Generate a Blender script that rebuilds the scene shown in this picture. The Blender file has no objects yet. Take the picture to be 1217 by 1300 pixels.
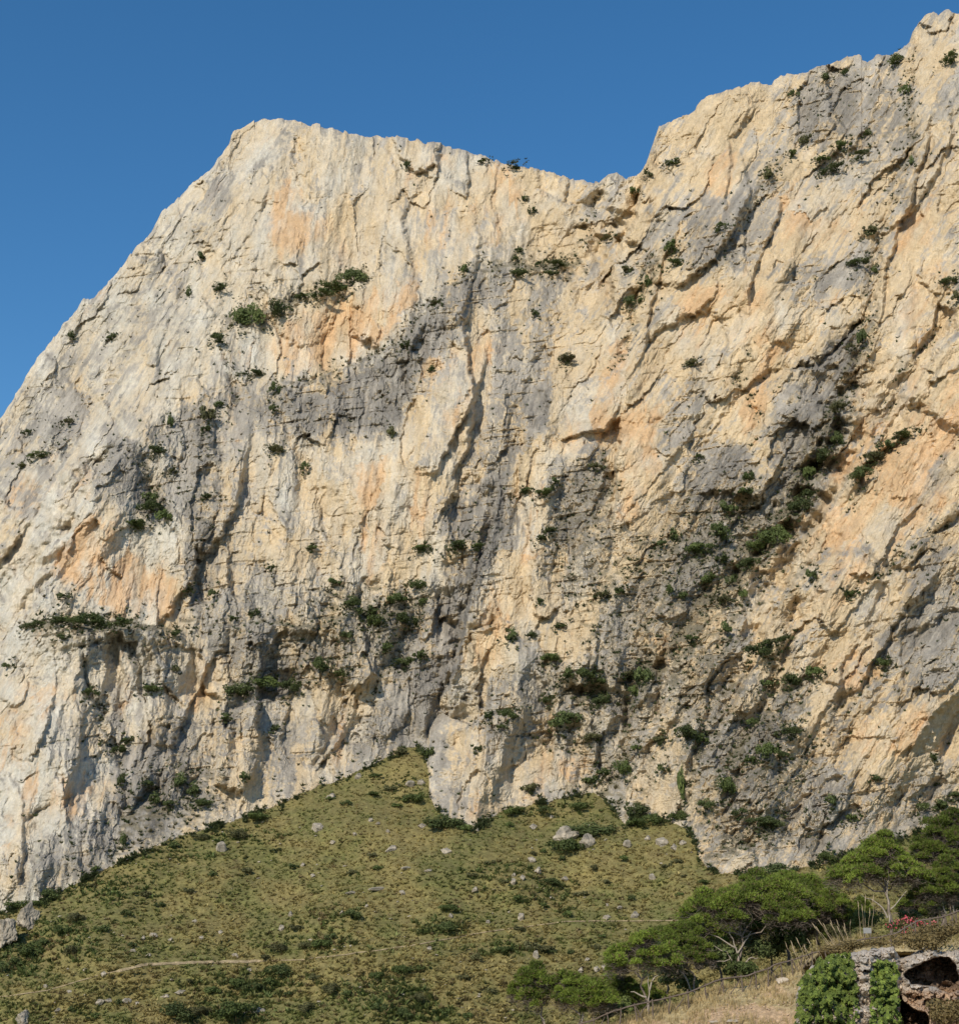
import bpy, math, random
import numpy as np
random.seed(7)
rng = np.random.default_rng(11)
S = bpy.context.scene
COL = S.collection
PI = math.pi

# ------------------------------------------------------------------ camera geometry
F = 1800.0; CX = 608.5; CY = 650.0; TH = math.radians(16.0)
def dirs(px, py):
    x = (np.asarray(px, float)-CX)/F; u = (CY-np.asarray(py, float))/F
    yw = math.cos(TH)-math.sin(TH)*u
    return x/yw, (math.sin(TH)+math.cos(TH)*u)/yw
def at(px, py, Y):
    a, b = dirs(px, py)
    return np.stack([a*Y, np.asarray(Y, float)*np.ones_like(a), b*Y], -1)

cam_d = bpy.data.cameras.new('camera'); cam = bpy.data.objects.new('camera', cam_d); COL.objects.link(cam)
cam.location = (0, 0, 0); cam.rotation_euler = (math.radians(90)+TH, 0, 0)
cam_d.sensor_fit = 'VERTICAL'; cam_d.sensor_height = 24.0; cam_d.lens = F/1300*24
cam_d.clip_start = 0.5; cam_d.clip_end = 20000
S.camera = cam

# ------------------------------------------------------------------ numpy noise
def h01(ix, iy, seed):
    x = (ix.astype(np.int64)*374761393 + iy.astype(np.int64)*668265263 + seed*2246822519) & 0xffffffff
    x = ((x ^ (x >> 13))*1274126177) & 0xffffffff
    x = ((x ^ (x >> 16))*2654435761) & 0xffffffff
    x = x ^ (x >> 15)
    return (x & 0xffffff)/float(0x1000000)
def gnoise(x, y, seed):
    ix = np.floor(x); iy = np.floor(y); fx = x-ix; fy = y-iy
    ix = ix.astype(np.int64); iy = iy.astype(np.int64)
    u = fx*fx*fx*(fx*(fx*6-15)+10); v = fy*fy*fy*(fy*(fy*6-15)+10)
    def g(i, j):
        a = h01(ix+i, iy+j, seed)*2*PI
        return np.cos(a)*(fx-i)+np.sin(a)*(fy-j)
    n0 = g(0, 0)*(1-u)+g(1, 0)*u; n1 = g(0, 1)*(1-u)+g(1, 1)*u
    return (n0*(1-v)+n1*v)*1.5
def fbm(x, y, o, seed, gain=.5, lac=2.03):
    s = 0; a = 1; t = 0
    for i in range(o):
        s = s+a*gnoise(x, y, seed+i*17); t += a; a *= gain; x = x*lac+11.3; y = y*lac+5.7
    return s/t
def facet(x, y, seed, tilt=1.6, tau=.012):
    """blocky fractured rock: every cell is its own tilted plane; returns offset and distance to the cell border"""
    ix = np.floor(x).astype(np.int64); iy = np.floor(y).astype(np.int64)
    f1 = np.full(x.shape, 9.0); f2 = f1.copy(); val = np.zeros_like(f1); hid = np.zeros_like(f1); wsum = np.zeros_like(f1)+1e-12
    for i in (-1, 0, 1):
        for j in (-1, 0, 1):
            cx = ix+i; cy = iy+j
            dx = x-(cx+.1+.8*h01(cx, cy, seed)); dy = y-(cy+.1+.8*h01(cx, cy, seed+1))
            d = dx*dx+dy*dy
            v = (h01(cx, cy, seed+2)-.5)*.8+tilt*((h01(cx, cy, seed+3)-.5)*dx+(h01(cx, cy, seed+4)-.5)*dy)
            n = d < f1
            f2 = np.where(n, f1, np.minimum(f2, d)); f1 = np.where(n, d, f1); wq_ = np.exp(-d/tau); val += wq_*v; wsum += wq_
            hid = np.where(n, h01(cx, cy, seed+5), hid)
    return val/wsum, np.sqrt(f2)-np.sqrt(f1), hid
def sstep(a, b, x):
    t = np.clip((x-a)/(b-a), 0, 1); return t*t*(3-2*t)

# ------------------------------------------------------------------ object helpers
def tag(o, label=None, cat=None, group=None, kind=None):
    if label: o['label'] = label
    if cat: o['category'] = cat
    if group: o['group'] = group
    if kind: o['kind'] = kind
    return o
def link(name, data, parent=None):
    o = bpy.data.objects.new(name, data); COL.objects.link(o)
    if parent is not None: o.parent = parent
    return o
def empty(name, loc, rz=0):
    o = link(name, None); o.location = loc; o.rotation_euler = (0, 0, rz); o.empty_display_size = .5
    return o
def mesh_np(name, V, Fc, mat, cols=None, smooth=False, colname='Col'):
    """V (n,3); Fc (m,3) or (m,4)"""
    me = bpy.data.meshes.new(name); V = np.asarray(V, np.float32); Fc = np.asarray(Fc, np.int32)
    k = Fc.shape[1]
    me.vertices.add(len(V)); me.vertices.foreach_set('co', V.ravel())
    me.loops.add(Fc.size); me.loops.foreach_set('vertex_index', Fc.ravel())
    me.polygons.add(len(Fc)); me.polygons.foreach_set('loop_start', np.arange(0, Fc.size, k, dtype=np.int32))
    me.polygons.foreach_set('loop_total', np.full(len(Fc), k, np.int32))
    me.polygons.foreach_set('use_smooth', np.full(len(Fc), smooth, bool))
    me.update(calc_edges=True)
    if cols is not None:
        a = me.attributes.new(colname, 'FLOAT_COLOR', 'POINT')
        c = np.ones((len(V), 4), np.float32); c[:, :3] = cols
        a.data.foreach_set('color', c.ravel())
    me.materials.append(mat); me.validate()
    return me
def grid_faces(nr, nc):
    i = np.arange(nr*nc).reshape(nr, nc)
    return np.stack([i[:-1, :-1], i[1:, :-1], i[1:, 1:], i[:-1, 1:]], -1).reshape(-1, 4)

# ------------------------------------------------------------------ materials
def mat_new(name, rough=.9):
    m = bpy.data.materials.new(name); m.use_nodes = True; nt = m.node_tree
    b = nt.nodes['Principled BSDF']; b.inputs['Roughness'].default_value = rough
    b.inputs['Specular IOR Level'].default_value = .2
    return m, nt, b
def vary(nt, colsock, scale, lo, hi, vec=None, detail=6, stretch=None):
    N = nt.nodes; L = nt.links
    tc = N.new('ShaderNodeTexCoord'); src = tc.outputs['Object']
    if stretch:
        mp = N.new('ShaderNodeMapping'); mp.inputs['Scale'].default_value = stretch; L.new(src, mp.inputs['Vector']); src = mp.outputs[0]
    n = N.new('ShaderNodeTexNoise'); n.inputs['Scale'].default_value = scale; n.inputs['Detail'].default_value = detail; n.inputs['Roughness'].default_value = .65
    L.new(src, n.inputs['Vector'])
    mr = N.new('ShaderNodeMapRange'); mr.inputs['From Min'].default_value = .3; mr.inputs['From Max'].default_value = .7
    mr.inputs['To Min'].default_value = lo; mr.inputs['To Max'].default_value = hi; L.new(n.outputs['Fac'], mr.inputs['Value'])
    v = N.new('ShaderNodeVectorMath'); v.operation = 'SCALE'; L.new(colsock, v.inputs[0]); L.new(mr.outputs[0], v.inputs['Scale'])
    return v.outputs[0], n.outputs['Fac']
def attr(nt, name='Col'):
    a = nt.nodes.new('ShaderNodeAttribute'); a.attribute_name = name; return a.outputs['Color']
def bump(nt, b, h, dist, strength=1.0):
    n = nt.nodes.new('ShaderNodeBump'); n.inputs['Distance'].default_value = dist; n.inputs['Strength'].default_value = strength
    nt.links.new(h, n.inputs['Height']); nt.links.new(n.outputs[0], b.inputs['Normal'])

def rock_material(name, s1, s2, bd, stretch):
    m, nt, b = mat_new(name, .95)
    c, n1 = vary(nt, attr(nt), s1, .86, 1.14, stretch=stretch, detail=8)
    c, n2 = vary(nt, c, s2, .86, 1.12, detail=5)
    nt.links.new(c, b.inputs['Base Color'])
    ad = nt.nodes.new('ShaderNodeMath'); ad.operation = 'ADD'; nt.links.new(n1, ad.inputs[0]); nt.links.new(n2, ad.inputs[1])
    bump(nt, b, ad.outputs[0], bd, .8)
    return m
M_CLIFF = rock_material('limestone_cliff', .35, 1.1, 1.0, (1, 1, .35))
M_ROCK = rock_material('limestone_rock', 1.2, 4.0, .12, (1, 1, .7))
M_NEARROCK = rock_material('weathered_rubble', 3.0, 9.0, .05, (1, 1, 1))

def leaf_material(name, sat=1.0):
    m, nt, b = mat_new(name, .6)
    N = nt.nodes; L = nt.links
    c, _ = vary(nt, attr(nt), .6, .8, 1.2)
    oi = N.new('ShaderNodeObjectInfo')
    mr = N.new('ShaderNodeMapRange'); mr.inputs['To Min'].default_value = .75; mr.inputs['To Max'].default_value = 1.25; L.new(oi.outputs['Random'], mr.inputs['Value'])
    v = N.new('ShaderNodeVectorMath'); v.operation = 'SCALE'; L.new(c, v.inputs[0]); L.new(mr.outputs[0], v.inputs['Scale'])
    L.new(v.outputs[0], b.inputs['Base Color'])
    tr = N.new('ShaderNodeBsdfTranslucent'); L.new(v.outputs[0], tr.inputs['Color'])
    mx = N.new('ShaderNodeMixShader'); mx.inputs[0].default_value = .25
    L.new(b.outputs[0], mx.inputs[1]); L.new(tr.outputs[0], mx.inputs[2]); L.new(mx.outputs[0], N['Material Output'].inputs['Surface'])
    return m
M_LEAF = leaf_material('foliage')
def plain(name, col, scale, lo=.75, hi=1.25, rough=.85, bd=.02, stretch=None):
    m, nt, b = mat_new(name, rough)
    rgb = nt.nodes.new('ShaderNodeRGB'); rgb.outputs[0].default_value = (*col, 1)
    c, n = vary(nt, rgb.outputs[0], scale, lo, hi, stretch=stretch); nt.links.new(c, b.inputs['Base Color']); bump(nt, b, n, bd, .7)
    return m
M_BARK = plain('grey_bark', (.22, .175, .14), 6, .6, 1.3, bd=.03, stretch=(1, 1, .3))
M_PALEBARK = plain('bleached_dead_wood', (.34, .29, .235), 8, .7, 1.2, bd=.02)
M_FENCE = plain('fence_wood', (.13, .10, .08), 7, .6, 1.4, bd=.02)
M_PAINT = plain('pale_board', (.27, .265, .25), 6, .85, 1.1, bd=.002)

# ------------------------------------------------------------------ world and sun
SUN_EL = math.radians(33); SUN_AZ = math.radians(27)     # azimuth: degrees to the left of straight behind the camera
sd = np.array([-math.sin(SUN_AZ)*math.cos(SUN_EL), -math.cos(SUN_AZ)*math.cos(SUN_EL), math.sin(SUN_EL)])
w = bpy.data.worlds.new('World'); S.world = w; w.use_nodes = True; nt = w.node_tree
sky = nt.nodes.new('ShaderNodeTexSky'); sky.sky_type = 'NISHITA'; sky.sun_disc = False
sky.sun_elevation = SUN_EL; sky.sun_rotation = math.atan2(sd[0], sd[1])
sky.air_density = 1.0; sky.dust_density = .2; sky.ozone_density = 3.0; sky.altitude = 50
bg = nt.nodes['Background']; hs = nt.nodes.new('ShaderNodeHueSaturation'); hs.inputs['Saturation'].default_value = 1.26; hs.inputs['Hue'].default_value = .497; nt.links.new(sky.outputs[0], hs.inputs['Color']); nt.links.new(hs.outputs[0], bg.inputs['Color']); bg.inputs['Strength'].default_value = .135
sl = bpy.data.lights.new('sun', 'SUN'); sl.energy = 4.2; sl.angle = math.radians(.53); sl.color = (1, .91, .76)
so = link('sun', sl); so.rotation_euler = (math.atan2(math.hypot(sd[0], sd[1]), sd[2]), 0, math.atan2(sd[0], -sd[1]))
S.view_settings.view_transform = 'Standard'; S.view_settings.look = 'None'; S.view_settings.exposure = 0; S.view_settings.gamma = 1

# ------------------------------------------------------------------ hillside (a talus slope that leans 34 degrees)
HS, HX, HK = .68, .08, -27.9-.68*380
def hillY(px, py, detail=True):
    px = np.asarray(px, float); py = np.asarray(py, float)
    a, b = dirs(px, py)
    Y = HK/(b-HS-HX*a)
    Y = Y*(1+.020*gnoise(px/210, py/120, 5)+.010*gnoise(px/80, py/50, 6))
    # the left flank rolls over and turns away
    Y = Y+ 30*sstep(330, -250, px+(py-1100)*.3)**2
    if detail: Y = Y+1.3*fbm(px/26, py/12, 3, 8)+.5*fbm(px/6, py/4, 2, 9)
    return Y
def hill(px, py): return at(px, py, hillY(px, py))

FOOT = np.array([(-200,1215),(-60,1178),(0,1160),(18,1156),(34,1150),(60,1143),(80,1130),(140,1100),(215,1066),(300,1041),(340,1026),(400,1000),(440,986),(480,968),(515,950),(532,947),(541,966),(545,990),(544,1008),(552,1026),(575,1042),(602,1052),(640,1028),(700,1016),(755,1006),(776,1022),(792,1046),(818,1032),(860,1046),(876,1056),(884,1072),(886,1088),(896,1100),(912,1108),(960,1112),(1050,1095),(1130,1070),(1217,1035),(1400,980)], float)
TOP = np.array([(-220,800),(-100,640),(0,532),(22,500),(42,462),(60,440),(80,412),(92,402),(104,384),(122,374),(142,352),(158,334),(172,312),(192,296),(206,270),(232,244),(250,226),(272,212),(276,200),(292,182),(294,172),(310,160),(326,152),(352,150),(382,156),(420,162),(450,170),(480,172),(500,175),(522,176),(560,182),(590,192),(612,199),(640,207),(660,212),(684,217),(700,218),(724,226),(760,232),(768,225),(782,217),(796,224),(812,219),(820,208),(830,178),(836,160),(850,155),(870,147),(882,140),(890,128),(912,117),(940,110),(952,104),(976,108),(992,98),(1012,95),(1025,92),(1042,82),(1070,76),(1090,70),(1100,77),(1120,72),(1145,62),(1156,52),(1160,38),(1166,26),(1180,17),(1200,12),(1217,18),(1240,20),(1300,-10),(1420,-40)], float)
def foot(px): return np.interp(px, FOOT[:, 0], FOOT[:, 1])
def top(px):
    t = np.interp(px, TOP[:, 0], TOP[:, 1])
    return t+5.0*fbm(px/24, px*0, 3, 31, .6)+4.5*facet(px/14., px*0+.5, 33, 2.2)[0]+1.2*fbm(px/4, px*0+4, 2, 32)

# ------------------------------------------------------------------ cliff: macro shape on a coarse raster
RX0, RY0, RS = -160, -80, 2
rxs = np.arange(RX0, 1382, RS); rys = np.arange(RY0, 1300, RS)
RX, RY = np.meshgrid(rxs, rys)
def cliff_base(px, py):
    a, b = dirs(px, py); m = 2.35
    return (57-m*491)/(b-m-m*.14*a)
CTRL = [(-100,640,60),(0,540,46),(0,700,14),(0,800,6),(100,410,42),(200,285,30),(120,520,26),(200,420,18),(300,180,26),(290,300,8),(352,155,24),
 (150,560,-14),(110,650,-22),(75,735,-20),(150,730,-10),(230,600,-4),(230,700,-6),(60,800,-24),(150,830,-16),(230,860,-8),(60,960,-34),(160,960,-16),
 (300,560,0),(350,660,-6),(330,800,-8),(400,560,2),(450,650,-5),(480,730,0),(430,430,20),(400,330,14),(500,250,22),(600,230,30),(700,240,36),(690,310,34),(760,260,26),(780,225,20),
 (600,370,6),(560,500,-4),(600,600,-6),(500,840,4),(580,800,0),(430,900,4),(350,940,-2),(640,480,-2),(620,720,-6),(650,820,-10),(620,900,-8),(600,960,-12),
 (700,650,-8),(720,450,8),(780,420,4),(800,560,-18),(740,760,-6),(700,900,-8),(760,900,-8),(830,160,10),(860,260,-2),(900,200,-4),(860,420,-12),(840,700,-6),(900,560,-10),
 (960,110,4),(1000,220,-8),(960,320,-16),(1000,420,-22),(940,660,-8),(960,760,-16),(880,900,-20),(1000,880,-18),(900,1000,-24),(1060,180,-2),(1130,90,8),(1120,300,-12),(1190,20,0),(1190,140,-22),(1217,300,-28),
 (1150,420,-26),(1200,560,-32),(1100,650,-24),(1160,760,-30),(1080,850,-24),(1180,900,-24),(1100,1000,-20),(1340,300,-40),(1340,800,-36)]
for px in list(range(-150, 540, 40))+[548, 600, 650, 700, 755, 792, 850, 900, 960, 1050, 1130, 1217, 1320]:
    py = float(foot(px)); CTRL.append((px, py, float(hillY(px, py, False))-float(cliff_base(px, py))))
CT = np.array(CTRL, float)
def rk(d): return np.sqrt(d*d+12.**2)
A_ = rk(np.hypot(CT[:, None, 0]-CT[None, :, 0], CT[:, None, 1]-CT[None, :, 1]))
W_ = np.linalg.solve(A_+1.0*np.eye(len(CT)), CT[:, 2])
wx = RX+7*fbm(RX/60, RY/60, 3, 41); wy = RY+7*fbm(RX/60, RY/60, 3, 42)
macro = np.zeros_like(RX, dtype=float)
for (cx_, cy_, _), wgt in zip(CTRL, W_): macro += wgt*rk(np.hypot(wx-cx_, wy-cy_))

def pdist(poly, X, Yy):
    """distance to a polyline, side (+ = right of travel) and position along it 0..1"""
    P = np.array(poly, float); best = np.full(X.shape, 1e9); side = np.zeros_like(best); tt = np.zeros_like(best)
    seg = np.hypot(*(P[1:]-P[:-1]).T); tot = seg.sum(); acc = 0
    for a, b, l in zip(P[:-1], P[1:], seg):
        d = b-a; t = np.clip(((X-a[0])*d[0]+(Yy-a[1])*d[1])/(l*l), 0, 1)
        ex = X-a[0]-t*d[0]; ey = Yy-a[1]-t*d[1]; dd = np.hypot(ex, ey); n = dd < best
        best = np.where(n, dd, best); side = np.where(n, np.sign(d[0]*ey-d[1]*ex), side); tt = np.where(n, (acc+t*l)/tot, tt); acc += l
    return best, side, tt
wx2 = RX+9*fbm(RX/45, RY/45, 4, 51, .6); wy2 = RY+9*fbm(RX/45, RY/45, 4, 52, .6)
varA = np.clip(.75+1.6*fbm(RX/32, RY/32, 3, 53), 0, 1.5)
def feat(poly, kind, a, wd):
    P = np.array(poly, float); m = wd*4+14
    sel = (RX > P[:, 0].min()-m) & (RX < P[:, 0].max()+m) & (RY > P[:, 1].min()-m) & (RY < P[:, 1].max()+m)
    r = np.where(sel.any(1))[0]; c = np.where(sel.any(0))[0]
    sl_ = np.s_[r[0]:r[-1]+1, c[0]:c[-1]+1]
    d, s, t = pdist(poly, wx2[sl_], wy2[sl_]); tap = np.clip(np.minimum(t, 1-t)*5, 0, 1)
    if kind == 'gully': macro[sl_] += .9*a*tap*varA[sl_]*np.exp(-np.maximum(d-.0*wd, 0)/(wd*np.where(s > 0, .55, 1.25)))
    elif kind == 'edge':
        a = a*1.45
    if kind == 'edge':                                       # the right-hand side stands nearer and fades back
        macro[sl_] -= a*tap*(.4+.6*varA[sl_])*np.where(s > 0, sstep(0, 3.5, d)*np.exp(-d/wd), 0)
        macro[sl_] += .25*a*tap*np.where(s <= 0, np.exp(-d/(wd*.35)), 0)
# edges: direction chosen so that the nearer side lies right of travel (screen y points down)
E = 'edge'; G = 'gully'
FEATS = [
 ([(190,560),(150,560),(125,610),(100,650),(72,735),(0,830)],E,-12,60),      # buttress in front of the left face
 ([(35,800),(70,788),(120,792),(160,792),(235,800)],E,9,45),                 # ledge above the lower tier
 ([(290,412),(340,392),(400,370),(465,350)],E,5,25),([(343,482),(400,484),(440,466),(520,430),(555,382),(600,340)],E,8,50),
 ([(600,340),(650,335),(735,340)],E,9,45),([(820,215),(806,280),(780,330),(775,400)],E,-14,60),
 ([(760,232),(750,290),(735,340)],G,6,12),([(850,300),(805,380),(800,430),(775,470)],G,8,10),
 ([(1100,400),(1090,450),(1050,560),(1000,655),(950,710),(890,760)],G,16,30),([(890,760),(850,830),(800,880),(740,880),(690,850)],G,9,22),
 ([(1160,90),(1150,180),(1120,280),(1105,350),(1100,400)],G,9,12),([(1190,120),(1160,240),(1130,330),(1110,440)],E,6,22),
 ([(1160,545),(1100,590),(1082,640)],E,5,20),([(1100,560),(1020,700),(960,840),(900,960)],E,-7,30),
 ([(1030,700),(1000,800),(960,900),(930,960)],G,6,12),([(1130,840),(1060,900),(1010,990)],G,7,14),([(1217,700),(1140,790),(1080,900)],E,5,30),
 ([(1217,380),(1150,470),(1110,560)],G,5,12),([(960,430),(930,480),(960,520),(955,560)],G,5,8),([(1000,250),(960,330),(950,400)],E,6,20),
 ([(980,215),(962,260),(930,300),(915,330)],G,5,8),([(1050,215),(1090,195),(1110,165)],G,4,8),([(925,170),(922,240),(925,290)],E,4,15),
 ([(640,590),(622,680),(598,760),(575,860),(570,930)],E,-9,34),([(628,425),(610,480),(600,530),(575,620),(545,690)],E,5,22),
 ([(545,690),(560,640),(640,590)],G,4,10),([(655,590),(650,640),(700,740)],G,4,12),([(700,470),(690,530),(655,590)],E,-5,20),
 ([(560,380),(600,420),(598,460),(590,530)],G,3,7),([(490,590),(462,660),(455,730)],G,3,5),([(520,480),(530,560),(500,650)],G,3,6),
 ([(455,735),(470,742),(490,742)],G,4,4),([(430,760),(470,790),(540,760)],E,5,30),([(540,745),(500,830),(470,880)],G,5,12),
 ([(620,905),(560,940),(549,1010)],E,-8,26),([(105,805),(112,870),(135,930),(155,1000)],G,6,4),([(145,800),(155,860),(158,930)],E,-5,16),
 ([(185,800),(205,860),(240,900)],E,-5,18),([(240,800),(260,880),(300,890)],E,-4,25),([(180,570),(190,620),(215,670)],G,6,9),
 ([(215,670),(228,700),(222,735)],G,3,4),([(280,560),(285,620),(260,690),(255,740)],G,4,5),([(340,490),(360,530),(400,620),(420,690)],G,4,7),
 ([(255,330),(225,380),(205,440),(195,540)],G,4,8),([(130,480),(95,560),(60,620)],G,3,7),([(60,680),(75,640),(150,560)],G,2,4),
 ([(276,430),(300,500),(280,560)],G,5,8),([(465,880),(440,930),(405,980)],G,7,4),([(455,870),(430,930),(395,990)],E,-5,14),
 ([(270,1020),(275,960),(300,900)],E,6,16),([(395,860),(350,890),(290,900)],E,-6,24),([(155,1000),(158,1070),(140,1100)],G,5,4),
 ([(20,1045),(60,1030),(100,1005)],G,4,4),([(815,830),(800,900),(780,980),(770,1010)],G,6,10),([(880,960),(865,1010),(858,1050)],G,6,7),
 ([(845,780),(850,850),(830,930)],E,-5,14),([(905,830),(900,900),(860,1000)],E,5,16),([(640,780),(600,800),(592,850)],E,-7,22),
 ([(700,560),(770,545),(790,500)],E,-4,20),([(790,510),(785,600),(775,690)],E,-7,24),([(680,940),(745,965),(740,1000)],G,4,6),
 ([(480,175),(510,215),(520,260)],G,3,5),([(520,240),(490,265),(460,280)],G,3,5),([(345,235),(320,290),(300,320)],G,3,5),
 ([(1120,380),(1040,470),(1000,470),(970,500)],E,-6,24),([(1080,750),(1130,715),(1217,660)],E,5,18),([(900,1100),(960,1060),(1000,1000)],G,5,12),
 ([(880,270),(840,330),(825,400),(820,470)],E,4,16),([(300,640),(380,700),(420,740)],G,3,6),([(240,795),(330,790),(430,795)],E,3,18),
]
for f_ in FEATS: feat(*f_)

# ------------------------------------------------------------------ cliff: rock kinds (grey weathered slabs, orange fresh rock)
def inpoly(P, X, Yy):
    P = np.array(P, float); ins = np.zeros(X.shape, bool); j = len(P)-1
    for i in range(len(P)):
        xi, yi = P[i]; xj, yj = P[j]
        if yi != yj:
            ins ^= ((yi > Yy) != (yj > Yy)) & (X < (xj-xi)*(Yy-yi)/(yj-yi)+xi)
        j = i
    return ins
def blur(a, n):
    for _ in range(2):
        for ax in (0, 1):
            c = np.cumsum(np.pad(a, [(n+1, n) if k == ax else (0, 0) for k in (0, 1)], mode='edge'), axis=ax)
            a = (c[2*n+1:] - c[:-2*n-1])/(2*n+1) if ax == 0 else (c[:, 2*n+1:]-c[:, :-2*n-1])/(2*n+1)
    return a
def layer(polys, n=2):
    out = np.zeros(RX.shape)
    for P, v in polys: out = np.maximum(out, v*inpoly(P, RX, RY))
    return blur(out, n)
GREY = [([(355,482),(430,472),(520,432),(560,382),(600,340),(645,340),(604,400),(590,430),(540,470),(522,520),(500,556),(440,560),(380,560),(345,520)],1.),
 ([(600,340),(735,340),(720,420),(690,470),(650,500),(622,520),(618,440),(640,400)],.5),([(598,540),(640,470),(700,470),(690,540),(655,590),(640,625),(560,690),(575,600)],.75),
 ([(555,640),(655,590),(648,680),(612,760),(585,850),(560,920),(520,880),(495,870),(510,820),(545,760),(590,700)],1.),
 ([(270,500),(340,480),(360,540),(340,575),(300,520)],.8),([(140,558),(182,570),(230,520),(260,510),(280,560),(292,640),(215,680),(165,655),(118,620)],.75),
 ([(240,600),(285,640),(300,700),(425,760),(422,830),(380,860),(300,880),(270,850),(240,750),(225,720)],.65),
 ([(262,800),(420,790),(470,760),(530,735),(545,770),(500,830),(440,880),(380,865),(300,885),(270,850)],.9),
 ([(60,800),(140,795),(232,806),(222,860),(180,870),(150,820),(110,850),(60,830)],.6),([(115,870),(150,880),(160,950),(135,960)],.6),
 ([(230,905),(290,885),(335,895),(290,950),(274,1020),(225,1055),(150,1092),(105,1060),(150,1000),(170,950),(205,920)],.85),
 ([(0,1080),(70,1050),(120,1060),(150,1100),(80,1140),(0,1210)],.6),([(0,830),(40,830),(60,930),(30,980),(0,960)],.35),([(30,940),(120,900),(130,980),(60,1010)],.4),
 ([(286,930),(330,890),(400,905),(420,870),(440,900),(400,960),(330,1000),(290,1030)],.45),([(450,950),(480,880),(560,870),(560,950),(510,950),(470,970),(440,985)],.7),
 ([(700,600),(775,560),(790,620),(780,700),(730,770),(680,740),(690,660)],.75),([(735,850),(770,780),(790,760),(840,660),(880,640),(860,760),(820,830),(830,870),(780,880)],.8),
 ([(850,640),(860,600),(900,560),(950,555),(960,620),(1000,640),(975,700),(930,760),(890,800),(850,760)],.95),
 ([(1000,500),(1040,450),(1080,420),(1110,440),(1085,520),(1050,600),(1000,650),(960,640),(985,600)],.9),([(960,560),(1000,500),(1030,520),(990,600)],.7),
 ([(850,560),(850,500),(900,430),(950,440),(945,490),(900,520),(870,600)],.55),([(850,300),(890,250),(960,240),(965,320),(900,350),(860,370)],.6),
 ([(990,110),(1060,95),(1130,100),(1120,190),(1060,190),(1000,200),(985,160)],.65),([(1070,350),(1100,300),(1130,230),(1135,120),(1165,110),(1160,220),(1130,330),(1100,400)],.6),
 ([(975,330),(1060,320),(1100,350),(1040,390),(980,380)],.5),([(575,880),(700,830),(770,870),(830,880),(830,960),(780,1000),(740,960),(690,940),(610,945)],.7),
 ([(860,840),(930,800),(960,870),(1020,870),(1010,950),(1060,1000),(1040,1095),(900,1112),(868,1050),(880,960)],.75),
 ([(1000,1000),(1060,900),(1130,840),(1217,815),(1300,800),(1300,850),(1217,865),(1110,920),(1060,1000),(1217,970),(1300,960),(1300,1040),(1060,1095)],.6),
 ([(1150,690),(1217,610),(1300,560),(1300,640),(1217,680),(1160,770),(1217,740),(1300,700),(1300,800),(1217,830),(1120,850),(1140,780)],.6),
 ([(1180,400),(1217,330),(1300,300),(1300,400),(1217,400),(1150,490),(1110,520)],.5),([(555,960),(600,945),(610,990),(580,1040),(552,1030)],.5),
 ([(300,156),(200,290),(0,530),(-150,700),(-150,760),(0,610),(90,560),(190,430),(250,330),(290,240)],.45),([(320,205),(350,195),(345,230),(315,235)],.7),
 ([(740,900),(760,960),(840,1040),(800,1050),(770,1010),(700,1015),(740,960)],.5),([(840,190),(880,150),(870,240),(830,330),(800,330),(812,230)],.3),
 ([(900,700),(840,760),(830,860),(850,960),(880,900),(900,800)],.6)]
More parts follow.
